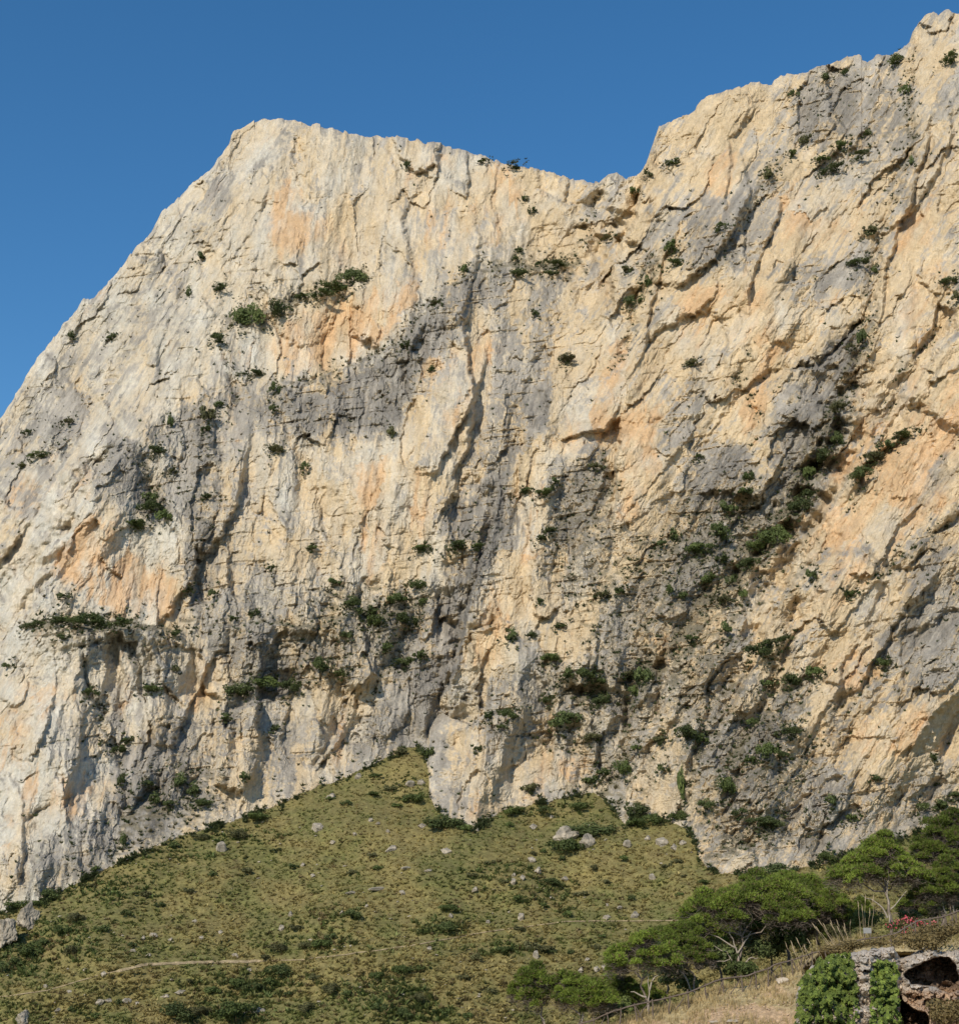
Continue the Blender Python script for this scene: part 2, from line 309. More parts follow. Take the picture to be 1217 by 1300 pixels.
ORNG = [([(335,238),(380,230),(408,270),(402,300),(362,335),(340,300)],.75),([(402,280),(430,275),(432,340),(410,345)],.6),([(440,262),(470,270),(462,300),(440,290)],.6),
 ([(330,440),(345,415),(400,388),(460,362),(525,352),(530,385),(490,430),(430,466),(400,480),(345,478)],.8),([(612,415),(630,430),(612,480),(604,535),(590,535),(598,460)],.8),
 ([(468,586),(490,586),(486,625),(470,665),(462,630)],1.),([(452,560),(500,560),(505,700),(482,745),(455,745),(448,640)],.5),
 ([(74,690),(105,650),(140,655),(170,700),(222,735),(225,790),(150,788),(118,762),(74,740)],.95),([(225,820),(262,810),(268,900),(235,905)],.65),([(145,800),(160,805),(165,900),(150,905)],.8),
 ([(455,870),(480,865),(440,950),(410,990),(400,985)],.7),([(787,515),(838,515),(832,600),(805,665),(778,655)],.85),([(925,505),(962,505),(958,562),(935,560)],1.),([(768,430),(792,428),(792,500),(768,510)],.8),
 ([(885,210),(930,160),(930,290),(885,300)],.55),([(1030,590),(1150,580),(1217,540),(1290,520),(1290,600),(1150,690),(1080,760),(1020,770)],.55),([(1040,830),(1115,795),(1122,850),(1060,905),(1030,900)],.7),
 ([(1082,905),(1190,890),(1200,960),(1090,965)],.6),([(840,770),(868,770),(862,860),(845,860)],.8),([(596,770),(650,760),(640,850),(600,850)],.6),([(655,590),(700,590),(690,720),(660,720)],.5),
 ([(850,330),(872,330),(865,470),(845,470)],.6),([(1120,270),(1182,265),(1180,320),(1120,325)],.7),([(675,960),(750,950),(745,1000),(680,1005)],.55),([(1180,470),(1290,440),(1290,560),(1190,570)],.65),
 ([(1035,690),(1075,640),(1080,760),(1040,790)],.7),([(0,850),(110,860),(130,1000),(90,1060),(0,1080)],.42),([(0,640),(130,560),(60,760),(0,810)],.3),([(700,560),(790,430),(780,560),(720,590)],.5),
 ([(1060,460),(1217,420),(1217,560),(1090,600)],.45),([(980,250),(1100,220),(1100,320),(1000,330)],.4),([(500,180),(740,230),(600,330),(480,300)],.3),([(410,300),(520,300),(500,350),(400,370)],.35),
 ([(860,360),(1080,360),(960,520),(860,430)],.45),([(1210,330),(1160,330),(1120,470),(1217,420)],.5),([(940,480),(965,440),(985,450),(960,520)],.7),([(540,440),(600,430),(590,560),(530,700),(510,690)],.35),
 ([(0,1040),(60,1000),(120,980),(110,1050),(30,1085)],.6),([(560,950),(690,930),(690,1010),(610,1050),(560,1040)],.3),([(930,960),(960,870),(985,880),(930,1010)],.5)]
SOIL = [([(700,620),(790,560),(800,620),(760,780),(690,740)],.8),([(720,760),(850,620),(960,620),(1060,500),(1080,560),(990,720),(900,900),(760,880)],.8),([(640,840),(830,860),(1040,850),(1020,1000),(1060,1060),(900,1110),(860,1000),(740,980),(640,940)],.6),
 ([(420,730),(550,730),(500,850),(420,880),(360,860),(290,890),(285,860)],.7),([(150,560),(300,560),(300,780),(250,780),(160,680)],.4),([(40,780),(160,770),(235,800),(50,815)],.6),([(180,960),(300,960),(280,1040),(140,1090)],.6),
 ([(650,300),(740,310),(740,360),(600,350)],.5),([(280,360),(470,340),(470,370),(290,430)],.5),([(1090,400),(1110,400),(1080,560),(1060,540)],.8),([(990,90),(1160,70),(1160,230),(970,240)],.4),([(0,1120),(90,1110),(40,1220),(0,1220)],.5),
 ([(760,960),(870,960),(880,1060),(770,1040)],.6),([(820,300),(870,290),(870,350),(800,420),(790,400)],.5),([(860,470),(950,430),(1000,520),(860,560)],.3)]
vg = np.zeros(RX.shape)
for pl_, kd_, a_, w_ in FEATS:
    if (kd_ == 'gully' and a_ >= 5) or (kd_ == 'edge' and 0 < a_ and abs(pl_[0][1]-pl_[-1][1]) < abs(pl_[0][0]-pl_[-1][0])*1.3):
        d_, _, t_ = pdist(pl_, wx2, wy2+2); vg = np.maximum(vg, np.exp(-(d_/(5+min(w_, 22)*.35))**2))
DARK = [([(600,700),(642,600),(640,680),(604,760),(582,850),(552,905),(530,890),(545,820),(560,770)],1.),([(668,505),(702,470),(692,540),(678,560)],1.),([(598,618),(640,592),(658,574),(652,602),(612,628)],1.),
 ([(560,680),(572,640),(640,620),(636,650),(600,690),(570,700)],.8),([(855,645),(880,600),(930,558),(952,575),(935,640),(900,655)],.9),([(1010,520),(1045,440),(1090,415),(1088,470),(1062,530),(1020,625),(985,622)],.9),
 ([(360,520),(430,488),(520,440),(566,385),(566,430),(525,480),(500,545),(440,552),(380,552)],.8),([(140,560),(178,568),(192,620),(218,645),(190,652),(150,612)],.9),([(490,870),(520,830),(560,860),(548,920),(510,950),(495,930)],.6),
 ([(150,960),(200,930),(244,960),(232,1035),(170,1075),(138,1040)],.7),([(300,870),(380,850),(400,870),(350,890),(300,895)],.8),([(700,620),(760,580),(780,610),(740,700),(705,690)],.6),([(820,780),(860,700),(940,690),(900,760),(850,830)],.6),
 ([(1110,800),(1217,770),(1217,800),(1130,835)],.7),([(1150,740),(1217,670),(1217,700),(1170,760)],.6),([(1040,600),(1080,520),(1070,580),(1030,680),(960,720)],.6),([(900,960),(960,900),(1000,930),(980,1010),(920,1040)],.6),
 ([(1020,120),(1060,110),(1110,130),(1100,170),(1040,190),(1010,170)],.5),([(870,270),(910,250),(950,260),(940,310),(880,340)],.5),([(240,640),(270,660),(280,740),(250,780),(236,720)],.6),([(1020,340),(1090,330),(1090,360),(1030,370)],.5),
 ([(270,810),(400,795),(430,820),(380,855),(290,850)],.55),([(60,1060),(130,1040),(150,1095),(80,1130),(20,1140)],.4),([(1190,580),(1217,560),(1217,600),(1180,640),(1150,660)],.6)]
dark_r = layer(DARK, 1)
grey_r = layer(GREY, 4); orng_r = layer(ORNG, 4); soil_r = layer(SOIL, 7)
def samp(R, px, py):
    x = np.clip((px-RX0)/RS, 0, R.shape[1]-1.001); y = np.clip((py-RY0)/RS, 0, R.shape[0]-1.001)
    i = x.astype(int); j = y.astype(int); fx = x-i; fy = y-j
    return (R[j, i]*(1-fx)+R[j, i+1]*fx)*(1-fy)+(R[j+1, i]*(1-fx)+R[j+1, i+1]*fx)*fy

# ------------------------------------------------------------------ cliff: fine mesh
CST = 1.25; CP0 = -140
cpx = np.arange(CP0, 1362, CST); NR = 880
ctop = top(cpx)
cbot = np.array([foot(np.arange(q-45, q+46, 5.)).max() for q in cpx]); cbot = np.convolve(np.pad(cbot, 40, mode='edge'), np.hanning(81)/np.hanning(81).sum(), 'valid')+60
tv = np.linspace(0, 1, NR)[:, None]
PX = np.broadcast_to(cpx[None, :], (NR, len(cpx))).copy(); PY = ctop[None, :]+(cbot-ctop)[None, :]*tv
# local frame: the grain of the rock stands upright on the left and leans to the right on the right
def grain(ang):
    c, s = math.cos(ang), math.sin(ang); return PX*c+PY*s, -PX*s+PY*c       # across, along
mixB = np.maximum(sstep(600, 860, PX+.25*(600-PY)+50*fbm(PX/150, PY/150, 2, 71)), sstep(360, 230, PX+.45*(PY-350)+40*fbm(PX/90, PY/90, 2, 72)))
g8 = grain(math.radians(8)); g30 = grain(math.radians(33))
w1 = fbm(PX/70, PY/70, 4, 61, .55); w2 = fbm(PX/70, PY/70, 4, 62, .55)
w3 = fbm(PX/14, PY/14, 3, 63, .6); w4 = fbm(PX/14, PY/14, 3, 64, .6)
sx = PX+6*w1+3.*w3; sy = PY+6*w2+3.*w4
sx2 = PX+14*w1+12*w3; sy2 = PY+14*w2+14*w4
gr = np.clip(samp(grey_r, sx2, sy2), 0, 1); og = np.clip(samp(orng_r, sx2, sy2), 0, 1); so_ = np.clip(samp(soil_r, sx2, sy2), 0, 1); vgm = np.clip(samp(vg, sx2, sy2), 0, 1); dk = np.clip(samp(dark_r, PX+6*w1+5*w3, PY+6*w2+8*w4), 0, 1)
def both(fn): 
    a = fn(*g8); b = fn(*g30)
    return a*(1-mixB)+b*mixB
def fc(sc, an, seed, wr, k=0, tilt=1.75):
    def f(u, v): return facet((u+wr*w3*min(sc*.10, 4.0)+w1*7)/sc, (v+wr*w4*min(sc*.10, 4.0)*an+w2*7)/(sc*an), seed, tilt)[k]
    return f
# rough in the grey weathered rock, smoother on the pale steep walls
rough = np.clip(.55-.25*dk+.70*(gr-.25)-.60*og+1.0*w1+.3*so_, .18, 1.3)
D = np.zeros_like(PX)
F1 = both(fc(95, 2.0, 101, 1.2)); D += 11.5*F1
F2 = both(fc(38, 2.3, 111, 1.4)); D += 6.8*F2*(.6+.4*rough)
F3 = both(fc(15, 2.1, 121, 1.5)); D += 3.0*F3*rough
F4 = both(fc(6.0, 1.6, 131, 1.0)); D += 1.0*F4*rough
E2 = both(fc(38, 2.3, 111, 1.4, 1)); E3 = both(fc(15, 2.1, 121, 1.5, 1)); E1 = both(fc(95, 2.0, 101, 1.2, 1))
crk = sstep(.0, .3, w1+.25)
D += .5*np.exp(-(E2/.03)**2)*crk+.3*np.exp(-(E3/.06)**2)*rough*crk
flut = both(lambda u, v: fbm((u+5*w3)/6.5, v/70, 3, 141, .55)); D += 1.3*flut*np.clip(.35+.6*og+1.5*fbm(PX/80, PY/110, 3, 142), .05, 1.3)
big = both(lambda u, v: fbm(u/60, v/150, 4, 151)); D += 9*big
mid = both(lambda u, v: fbm((u+4*w3)/16, v/30, 3, 161)); D += 1.3*mid*(.4+.6*rough)
D += .55*fbm(PX/3.0, PY/5.0, 2, 171)*(.3+rough)
# horizontal bedding breaks: short ledges
bed = fbm(PX/60, (PY+.12*PX)/9, 3, 181); D += 1.3*sstep(.15, .4, bed)*rough
fk = foot(np.arange(-300, 1500.)); fk = np.convolve(np.pad(fk, 12, mode='edge'), np.hanning(25)/np.hanning(25).sum(), 'valid')
near_foot = sstep(0, 60, np.interp(PX, np.arange(-300, 1500.), fk)-PY+10)
D *= .28+.72*near_foot
CYD = cliff_base(PX, PY)+samp(macro, sx, sy)+D
# the face meets the grass slope exactly along the foot line
ft = foot(cpx)+4.5*fbm(cpx/16, cpx*0, 3, 211)
jf = np.clip(np.round((ft-ctop)/(cbot-ctop)*(NR-1)).astype(int), 0, NR-1)
dl = hillY(cpx, ft)-CYD[jf, np.arange(len(cpx))]; dl = np.convolve(np.pad(dl, 3, mode='edge'), np.hanning(9)[1:-1]/np.hanning(9).sum(), 'valid')
CYD += dl[None, :]*np.where(PY < ft, np.exp(-((ft[None, :]-PY)/38)**2), 1)
lim = hillY(PX, np.maximum(PY, 860))-.10*(ft[None, :]-PY)-.4
CYD = np.where((PY < ft) & (PY > ft-130), np.minimum(CYD, lim), CYD)
CYD = np.where(PY > ft+2, np.maximum(CYD, hillY(PX, PY)+.12*(PY-ft[None, :])+.5), CYD)
# the crest rounds back a little
CYD += 5*np.exp(-(PY-ctop[None, :])/5.0)
# slope of the finished surface, for the weathering colour
P3 = at(PX, PY, CYD)
du = np.gradient(P3, axis=1); dv = np.gradient(P3, axis=0)
nrm = np.cross(dv, du); nrm /= np.linalg.norm(nrm, axis=-1, keepdims=True)+1e-9
nrm *= np.where(nrm[..., 1:2] > 0, -1, 1)
up = nrm[..., 2]
mot = fbm(PX/34, PY/44, 4, 191, .6); mot2 = fbm((PX+3*w3)/5, PY/9, 3, 192, .6)
streak = both(lambda u, v: fbm((u+3*w3)/4.2, v/75, 3, 193, .6))
streak2 = both(lambda u, v: fbm((u+5*w3)/11, v/110, 3, 194, .6))
mot3 = both(lambda u, v: fbm((u+4*w3)/11, (v+4*w4)/26, 3, 190, .6))
H1 = both(fc(95, 2.0, 101, 1.2, 2)); H2 = both(fc(38, 2.3, 111, 1.4, 2)); H3 = both(fc(15, 2.1, 121, 1.5, 2))
G_ = .30+.60*gr+.45*mot+.35*mot2+.50*mot3+.85*(up-.42)+.60*streak-.50*og+.34*(H1-.5)+.55*(H2-.5)+.36*(H3-.5)
G_ = sstep(.34, .80, G_+.42*dk)
hue = fbm(PX/55, PY/70, 3, 195, .55)
O_ = sstep(.22, 1.0, np.clip(og+.70*hue+.55*streak2+.4*streak-.06-.3*gr+.55*((H2*7.3)%1-.5)+.35*((H3*5.7)%1-.5), 0, 1.2))
pale = np.clip(.35+.4*(H2-.5)+.55*sstep(420, 180, PX+.25*(PY-400))+.9*fbm(PX/40, PY/60, 4, 196, .55)+.4*streak-.25*mixB, 0, 1)
def lerp(a, b, t): return a*(1-t[..., None])+b*t[..., None]
c = lerp(np.array((.545, .425, .270)), np.array((.535, .500, .425)), pale)
c = lerp(c, np.array((.56, .355, .185)), O_*.8)
gc = lerp(np.array((.355, .322, .275)), np.array((.195, .180, .158)), np.clip(.10+.5*gr+1.1*fbm(PX/30, PY/50, 3, 197)+.7*streak, 0, 1))
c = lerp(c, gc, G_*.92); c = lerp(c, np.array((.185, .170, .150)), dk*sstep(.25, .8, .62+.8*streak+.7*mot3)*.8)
soilc = np.array((.15, .125, .07))
SO = sstep(.45, .9, np.clip(so_*.75+.40*vgm+.8*fbm(PX/11, PY/8, 4, 198, .6)+.9*(up-.45), 0, 1.2))
c = lerp(c, soilc, SO*.7)
c *= (1+.16*mot2+.10*h01((PX*3).astype(int), (PY*3).astype(int), 199))[..., None]
F5 = both(fc(15, 2.1, 121, 1.5, 2)); c *= (.90+.2*F5)[..., None]
# back of the mountain: rows that go over the crest and down
rows = [(3, .5), (12, -2), (45, -16), (130, -90), (300, -330), (600, -640)]
top_pt = P3[0].copy(); back = []
for dy, dz in rows[::-1]:
    q = top_pt.copy(); q[:, 1] += dy; q[:, 2] += dz*np.where(dz < -50, 1, 1); q[:, 2] = np.maximum(q[:, 2], -60)
    q[:, 2] += (0 if dy < 5 else 1)*np.minimum(dy*.1, 6)*fbm(cpx/20, cpx*0+dy, 3, 200+dy)
    back.append(q)
V = np.concatenate([np.stack(back), P3], 0); C3 = np.concatenate([np.stack([c[0]]*len(rows)), c], 0)
nr, nc = V.shape[:2]
me = mesh_np('mountain', V.reshape(-1, 3), grid_faces(nr, nc)[:, ::-1], M_CLIFF, C3.reshape(-1, 3), smooth=False)
tag(link('mountain', me), kind='structure')
def cliffY(px, py):
    i = int(round((px-CP0)/CST)); i = max(0, min(len(cpx)-1, i))
    j = int(round((py-ctop[i])/(cbot[i]-ctop[i])*(NR-1))); j = max(0, min(NR-1, j))
    return CYD[max(0, j-3):j+4, max(0, i-3):i+4].min()

# ------------------------------------------------------------------ hillside mesh
hx = np.arange(-260, 1480, 3.0); hy = np.concatenate([np.arange(900, 1330, 2.0), np.arange(1330, 1700, 12)])
HXg, HYg = np.meshgrid(hx, hy)
HP = at(HXg, HYg, hillY(HXg, HYg))
PATH = [(0,1266),(60,1258),(120,1240),(185,1225),(250,1222),(315,1221),(380,1219),(440,1212),(520,1201),(620,1183),(720,1170),(860,1169),(960,1172)]
gn = fbm(HXg/60, HYg/35, 4, 301, .6); gn2 = fbm(HXg/9, HYg/5, 3, 302, .6)
dry = np.array((.205, .168, .064)); olv = np.array((.130, .128, .044)); brn = np.array((.165, .130, .062)); dirt = np.array((.36, .27, .17))
hc = lerp(dry, olv, np.clip(.55+1.2*gn+.35*gn2+.6*fbm(HXg/110, HYg/60, 2, 361), 0, 1)); hc = lerp(hc, brn, np.clip(.25+.8*fbm(HXg/25, HYg/12, 3, 303), 0, 1)*.6)
dd, _, _ = pdist(PATH, HXg+3*fbm(HXg/20, HYg/20, 2, 304), HYg+1.5*fbm(HXg/12, HYg/12, 2, 305))
m, nt, b = mat_new('hillside_earth', .95); cc, n1 = vary(nt, attr(nt), .5, .65, 1.35); cc, n2 = vary(nt, cc, 1.6, .65, 1.35); nt.links.new(cc, b.inputs['Base Color']); bump(nt, b, n1, .8, .6)
M_HILL = m
me = mesh_np('hillside', HP.reshape(-1, 3), grid_faces(len(hy), len(hx))[:, ::-1], M_HILL, hc.reshape(-1, 3), smooth=True)
tag(link('hillside', me), kind='structure')

# footpath: a narrow trodden ribbon just above the slope
pv = []; pc = []
pts = np.array(PATH, float); ss = np.concatenate([[0], np.cumsum(np.hypot(*(pts[1:]-pts[:-1]).T))])
ts = np.arange(0, ss[-1], 2.0); ppx = np.interp(ts, ss, pts[:, 0]); ppy = np.interp(ts, ss, pts[:, 1])+1.0*fbm(ts/25, ts*0, 3, 311)
for k, off in enumerate((-1.0, -.3, .4, 1.0)):
    wv = np.where((ppx > 150) & (ppx < 330), 1.7, .6)*(1+.6*fbm(ts/9, ts*0+k, 2, 312))
    pv.append(hill(ppx, ppy+off*wv)+np.array((0, -.1, .12)))
    pc.append(np.array((.27, .21, .125))*(1+.25*h01(np.arange(len(ts)), np.full(len(ts), k), 313))[:, None])
pv = np.stack(pv); pc = np.stack(pc)
me = mesh_np('footpath', pv.reshape(-1, 3), grid_faces(4, len(ts))[:, ::-1], M_HILL, pc.reshape(-1, 3), smooth=True)
tag(link('footpath', me), kind='structure')

# ------------------------------------------------------------------ leafy prototypes
def rand_dirs(n):
    v = rng.normal(size=(n, 3)); return v/np.linalg.norm(v, axis=1, keepdims=True)
def tris_at(P, Nn, size, col):
    """one small bent leaf quad per point, facing roughly Nn"""
    n = len(P); a = np.cross(Nn, rand_dirs(n)); a /= np.linalg.norm(a, axis=1, keepdims=True)+1e-9
    b_ = np.cross(Nn, a); s = np.asarray(size).reshape(-1, 1)*np.ones((n, 1))
    V = np.stack([P-a*s*.5, P-b_*s*.38+Nn*s*.12, P+a*s*.6, P+b_*s*.38+Nn*s*.12], 1).reshape(-1, 3)
    Fc = np.arange(4*n).reshape(n, 4); C = np.repeat(col, 4, axis=0)
    return V, Fc, C
def bush_mesh(name, nlobe, nleaf, leaf, base, tip, seed, flat=.8):
    global rng
    rng = np.random.default_rng(seed)
    P = []; Nn = []; T = []
    for k in range(nlobe):
        a = rng.uniform(0, 2*PI); r = .38*math.sqrt(rng.uniform(0, 1)) if k else .1
        cpos = np.array((math.cos(a)*r*1.15, math.sin(a)*r*.9, .22+.38*rng.uniform(0, 1)*(1-r*1.5)))
        rad = rng.uniform(.09, .24)
        d = rand_dirs(nleaf//nlobe); rr = rad*(rng.uniform(.35, 1.12, (len(d), 1)))**.5
        P.append(cpos+d*rr*np.array((1, 1, flat))); Nn.append(d+.7*rand_dirs(len(d))); T.append(np.full(len(d), rng.uniform(-.25, .25))+rng.uniform(-.3, .3, len(d)))
    P = np.concatenate(P); Nn = np.concatenate(Nn); Nn /= np.linalg.norm(Nn, axis=1, keepdims=True); T = np.clip(.5+np.concatenate(T), 0, 1)
    k = P[:, 2] > -.02; P = P[k]; Nn = Nn[k]; T = T[k]
    col = np.array(base)*(1-T[:, None])+np.array(tip)*T[:, None]
    V, Fc, C = tris_at(P, Nn, leaf*rng.uniform(.6, 1.3, len(P)), col)
    return mesh_np(name, V, Fc, M_LEAF, C)
DK = ((.052, .072, .026), (.135, .165, .058)); LT = ((.062, .088, .028), (.145, .180, .055)); OL = ((.080, .082, .036), (.165, .160, .070))
BR = ((.07, .05, .025), (.15, .11, .055))
BUSH = {}
for kind, (a_, b_) in dict(dark=DK, light=LT, olive=OL, brown=BR).items():
    BUSH[kind] = [bush_mesh(kind+'_bush', 5+i, 420, .105, a_, b_, 400+i*7 + len(kind)) for i in range(3)]
BIG = {k: [bush_mesh(k+'_thicket', 11+i, 1500, .062, a_, b_, 500+i*5+len(k)) for i in range(3)] for k, (a_, b_) in dict(dark=DK, light=LT, olive=OL).items()}

shrubs = []     # (object, px, py, w, h, where)
def shrub(px, py, wpx, hpx, kind, where):
    Y = cliffY(px, py+hpx*.3) if where == 'cliff' else float(hillY(px, py+hpx*.45))
    if where == 'cliff' and py > foot(px): Y = min(Y, float(hillY(px, py)))
    sc = Y/F; big = wpx >= 15
    me = random.choice((BIG if big and kind in BIG else BUSH)[kind])
    o = link('shrub', me)
    dep = wpx*sc*.8
    o.location = at(px, py+hpx*.5, Y-(.15*dep if where == 'cliff' else .0))-np.array((0, 0, .05*hpx*sc))
    o.rotation_euler = (0, 0, random.uniform(0, 2*PI)); s = (1.75 if where == 'cliff' else 1.6)*wpx*sc
    o.scale = (s, min(s, 9), (2.0 if where == 'cliff' else 1.8)*hpx*sc)
    shrubs.append((o, px, py, wpx, hpx, where, kind))
CB = """312,402,32,30 352,393,30,22 276,430,18,14 279,364,16,11 254,326,8,13 319,474,20,9 91,425,9,9 140,428,12,9 238,370,6,14 348,494,9,16 278,512,8,9 445,352,30,20 425,364,24,14 406,372,20,11 385,376,14,8
652,210,18,6 614,204,10,4 516,209,6,9 666,252,6,6 676,267,8,8 660,317,10,8 654,328,6,6 705,334,22,6 685,334,8,5 700,346,14,6 657,347,16,8 590,340,8,13 553,384,12,6 719,455,18,9 806,381,16,17 797,341,14,8 771,302,12,5 805,241,8,11 512,438,14,9 548,467,8,6 679,397,8,6
1023,176,12,16 1004,195,10,9 978,221,14,19 1054,216,24,10 1071,183,14,12 1044,202,14,8 1090,197,18,6 1049,97,12,10 1007,119,10,8 1073,91,8,6 1139,76,18,14 1149,114,12,15 1208,74,24,11 914,288,12,10 852,311,14,17 857,333,18,8 821,357,10,14 823,221,8,10 852,205,14,7 1104,290,12,12 1111,342,8,10 1090,331,20,9 1204,355,16,9 1214,376,10,13 1101,169,10,7 1156,204,6,13
264,525,14,22 260,544,10,8 214,537,8,20 198,573,16,13 84,535,12,8 50,578,18,8 34,549,8,6 29,590,8,6 190,632,14,12 193,645,26,14 172,666,20,12 209,656,14,16 219,597,10,8 348,570,16,10 386,592,8,10 260,630,10,6 45,792,22,8 72,787,22,9 95,789,24,12 119,789,26,16 152,790,18,10 81,758,12,6 271,754,8,12 241,749,10,8 79,809,10,7 222,804,11,6 333,868,26,14 300,877,24,14 374,873,20,16 410,846,24,22 193,875,18,9 114,880,14,8 343,721,8,8 395,696,10,6 324,778,8,6 298,785,8,5 222,851,8,8 9,846,8,8 348,518,8,10
495,547,8,13 536,697,16,10 581,694,28,11 607,692,10,8 424,740,12,10 446,765,16,13 464,777,20,17 476,790,22,14 503,761,18,12 529,744,16,12 519,787,26,18 538,763,8,8 438,808,10,9 490,822,14,9 514,840,18,12 533,832,12,13 434,856,14,8 755,592,12,8 666,623,14,6 693,625,20,8 704,611,8,9 686,684,12,6 698,673,12,6 648,808,12,15 673,806,8,6 710,795,14,6 700,835,16,11 721,856,12,13 745,856,24,14 759,866,12,9 695,889,14,12 762,889,16,12 797,856,14,9 814,860,12,19 766,756,14,8 788,751,10,9 685,763,6,5
880,460,14,9 1080,440,8,8 1097,428,13,28 1063,517,16,13 1059,559,13,20 1045,576,15,19 1028,598,13,19 1025,626,14,8 1014,641,20,19 997,662,18,19 980,683,30,24 959,693,16,14 951,716,20,11 913,676,20,20 888,698,24,17 918,645,10,18 933,647,12,13 913,710,14,11 856,680,10,13 842,690,10,9 900,736,16,13 928,738,8,11 868,755,8,8 849,748,8,11 916,762,16,10 949,604,10,13 945,624,12,8 888,579,8,7 1108,579,16,15 1094,602,20,15 1146,552,20,9 1125,566,14,12 1082,754,12,8 1030,731,10,15 942,755,8,13 921,800,11,19 994,811,16,8 976,816,14,7 880,811,12,9
971,828,33,16 1004,867,26,17 1035,852,14,15 973,867,10,9 957,917,12,9 1004,929,29,13 973,955,19,18 994,959,10,11 951,964,10,7 876,931,25,15 890,940,12,14 838,938,12,9 818,859,13,12 804,879,11,18 921,1000,16,20 900,1022,16,11 940,1031,10,7 970,1045,30,11 1056,1017,12,11 1085,1038,12,8 1185,1024,26,15 1211,1010,10,8 1121,841,12,11 1111,988,8,6 1049,1090,16,13 1183,962,6,8 807,950,8,7 840,976,9,8
643,908,16,12 719,916,26,18 619,909,12,8 752,937,18,10 638,923,12,6 607,951,8,8 674,1000,12,12 790,978,16,19 762,982,14,11 747,991,14,12
226,992,14,15 243,1004,14,15 198,1014,12,11 217,1021,12,9 188,996,10,8 162,940,14,9 148,952,14,9 255,1020,16,8 154,992,8,8 157,1068,8,13 310,987,8,10 286,911,10,7 350,924,8,6 121,1103,6,8"""
CBs = [tuple(map(float, t.split(','))) for t in CB.split()]
for i, (x, y, w_, h_) in enumerate(CBs):
    shrub(x, y, w_, h_, ('dark', 'dark', 'dark', 'olive', 'light')[int(h01(np.array(i), np.array(3), 5)*5)] if w_ < 20 else 'dark' if i % 4 else 'light', 'cliff')
shrub(866, 1003, 9, 46, 'light', 'cliff')
HB = """509,955,12,13 543,958,20,18 526,1014,19,14 557,1046,36,17 588,1051,14,10 655,1030,24,11 690,1028,26,11 735,1024,20,12 809,1046,20,14 756,1055,42,17 717,1075,32,18 648,1047,8,7 807,1030,20,18 828,1041,18,15 861,1037,18,13 60,1136,20,12 328,1037,36,11 300,1060,18,14 255,1063,18,8 219,1073,14,8 22,1149,26,9 48,1147,16,8
95,1165,17,11 78,1182,21,12 52,1197,16,12 35,1208,30,17 93,1208,15,12 10,1225,26,17 376,1177,12,8 352,1204,19,10 355,1235,25,16 340,1246,14,12 300,1249,15,14 221,1287,28,21 300,1287,42,25 272,1258,14,10 150,1273,9,6 90,1282,8,6 117,1290,12,8 254,1284,18,13 321,1253,15,12 386,1201,15,10 411,1197,18,8
567,1153,19,10 445,1160,17,12 421,1190,10,8 410,1199,20,10 566,1177,19,10 607,1216,13,10 641,1206,15,10 676,1201,14,14 693,1206,16,10 531,1270,17,16 538,1230,12,10 510,1232,19,14 479,1239,15,11 441,1263,14,11 421,1256,16,12 510,1287,17,12 700,1121,19,10 790,1090,11,8 447,1108,10,8 481,1101,11,6 474,1085,11,6 676,1083,8,6 754,1102,8,8 712,1090,9,6 845,1099,10,7 858,1094,10,7 868,1112,6,5 890,1120,12,7 893,1133,12,10 905,1131,12,6 862,1136,8,6 700,1209,9,6 723,1209,10,6 755,1202,8,7 766,1188,9,5 420,1014,10,6 440,1020,10,7 478,985,12,8 497,1000,12,7 470,1008,14,7 505,1022,10,6 350,1080,12,7 372,1100,11,7 310,1105,12,8 270,1110,12,7 240,1130,10,7 200,1150,12,8 160,1160,12,8 180,1135,14,8 130,1180,12,8 170,1200,10,7 620,1095,11,7 640,1120,14,8 600,1110,10,6 660,1140,14,8 690,1150,12,8 735,1135,14,8 770,1120,12,7 800,1140,10,6 720,1160,12,8 660,1178,10,6 590,1240,14,9 620,1260,14,10 560,1285,14,10 590,1290,12,9 480,1280,12,9 390,1280,16,11 370,1262,14,9 400,1240,12,8 340,1215,11,7 240,1245,9,6 80,1110,14,8 115,1125,12,7 690,1080,8,6"""
for i, t in enumerate(HB.split()):
    x, y, w_, h_ = map(float, t.split(','))
    shrub(x, y, w_, h_, ('dark', 'light', 'olive', 'light', 'olive')[int(h01(np.array(i), np.array(8), 5)*5)] if w_ < 20 else ('dark', 'light', 'light')[i % 3], 'hill')

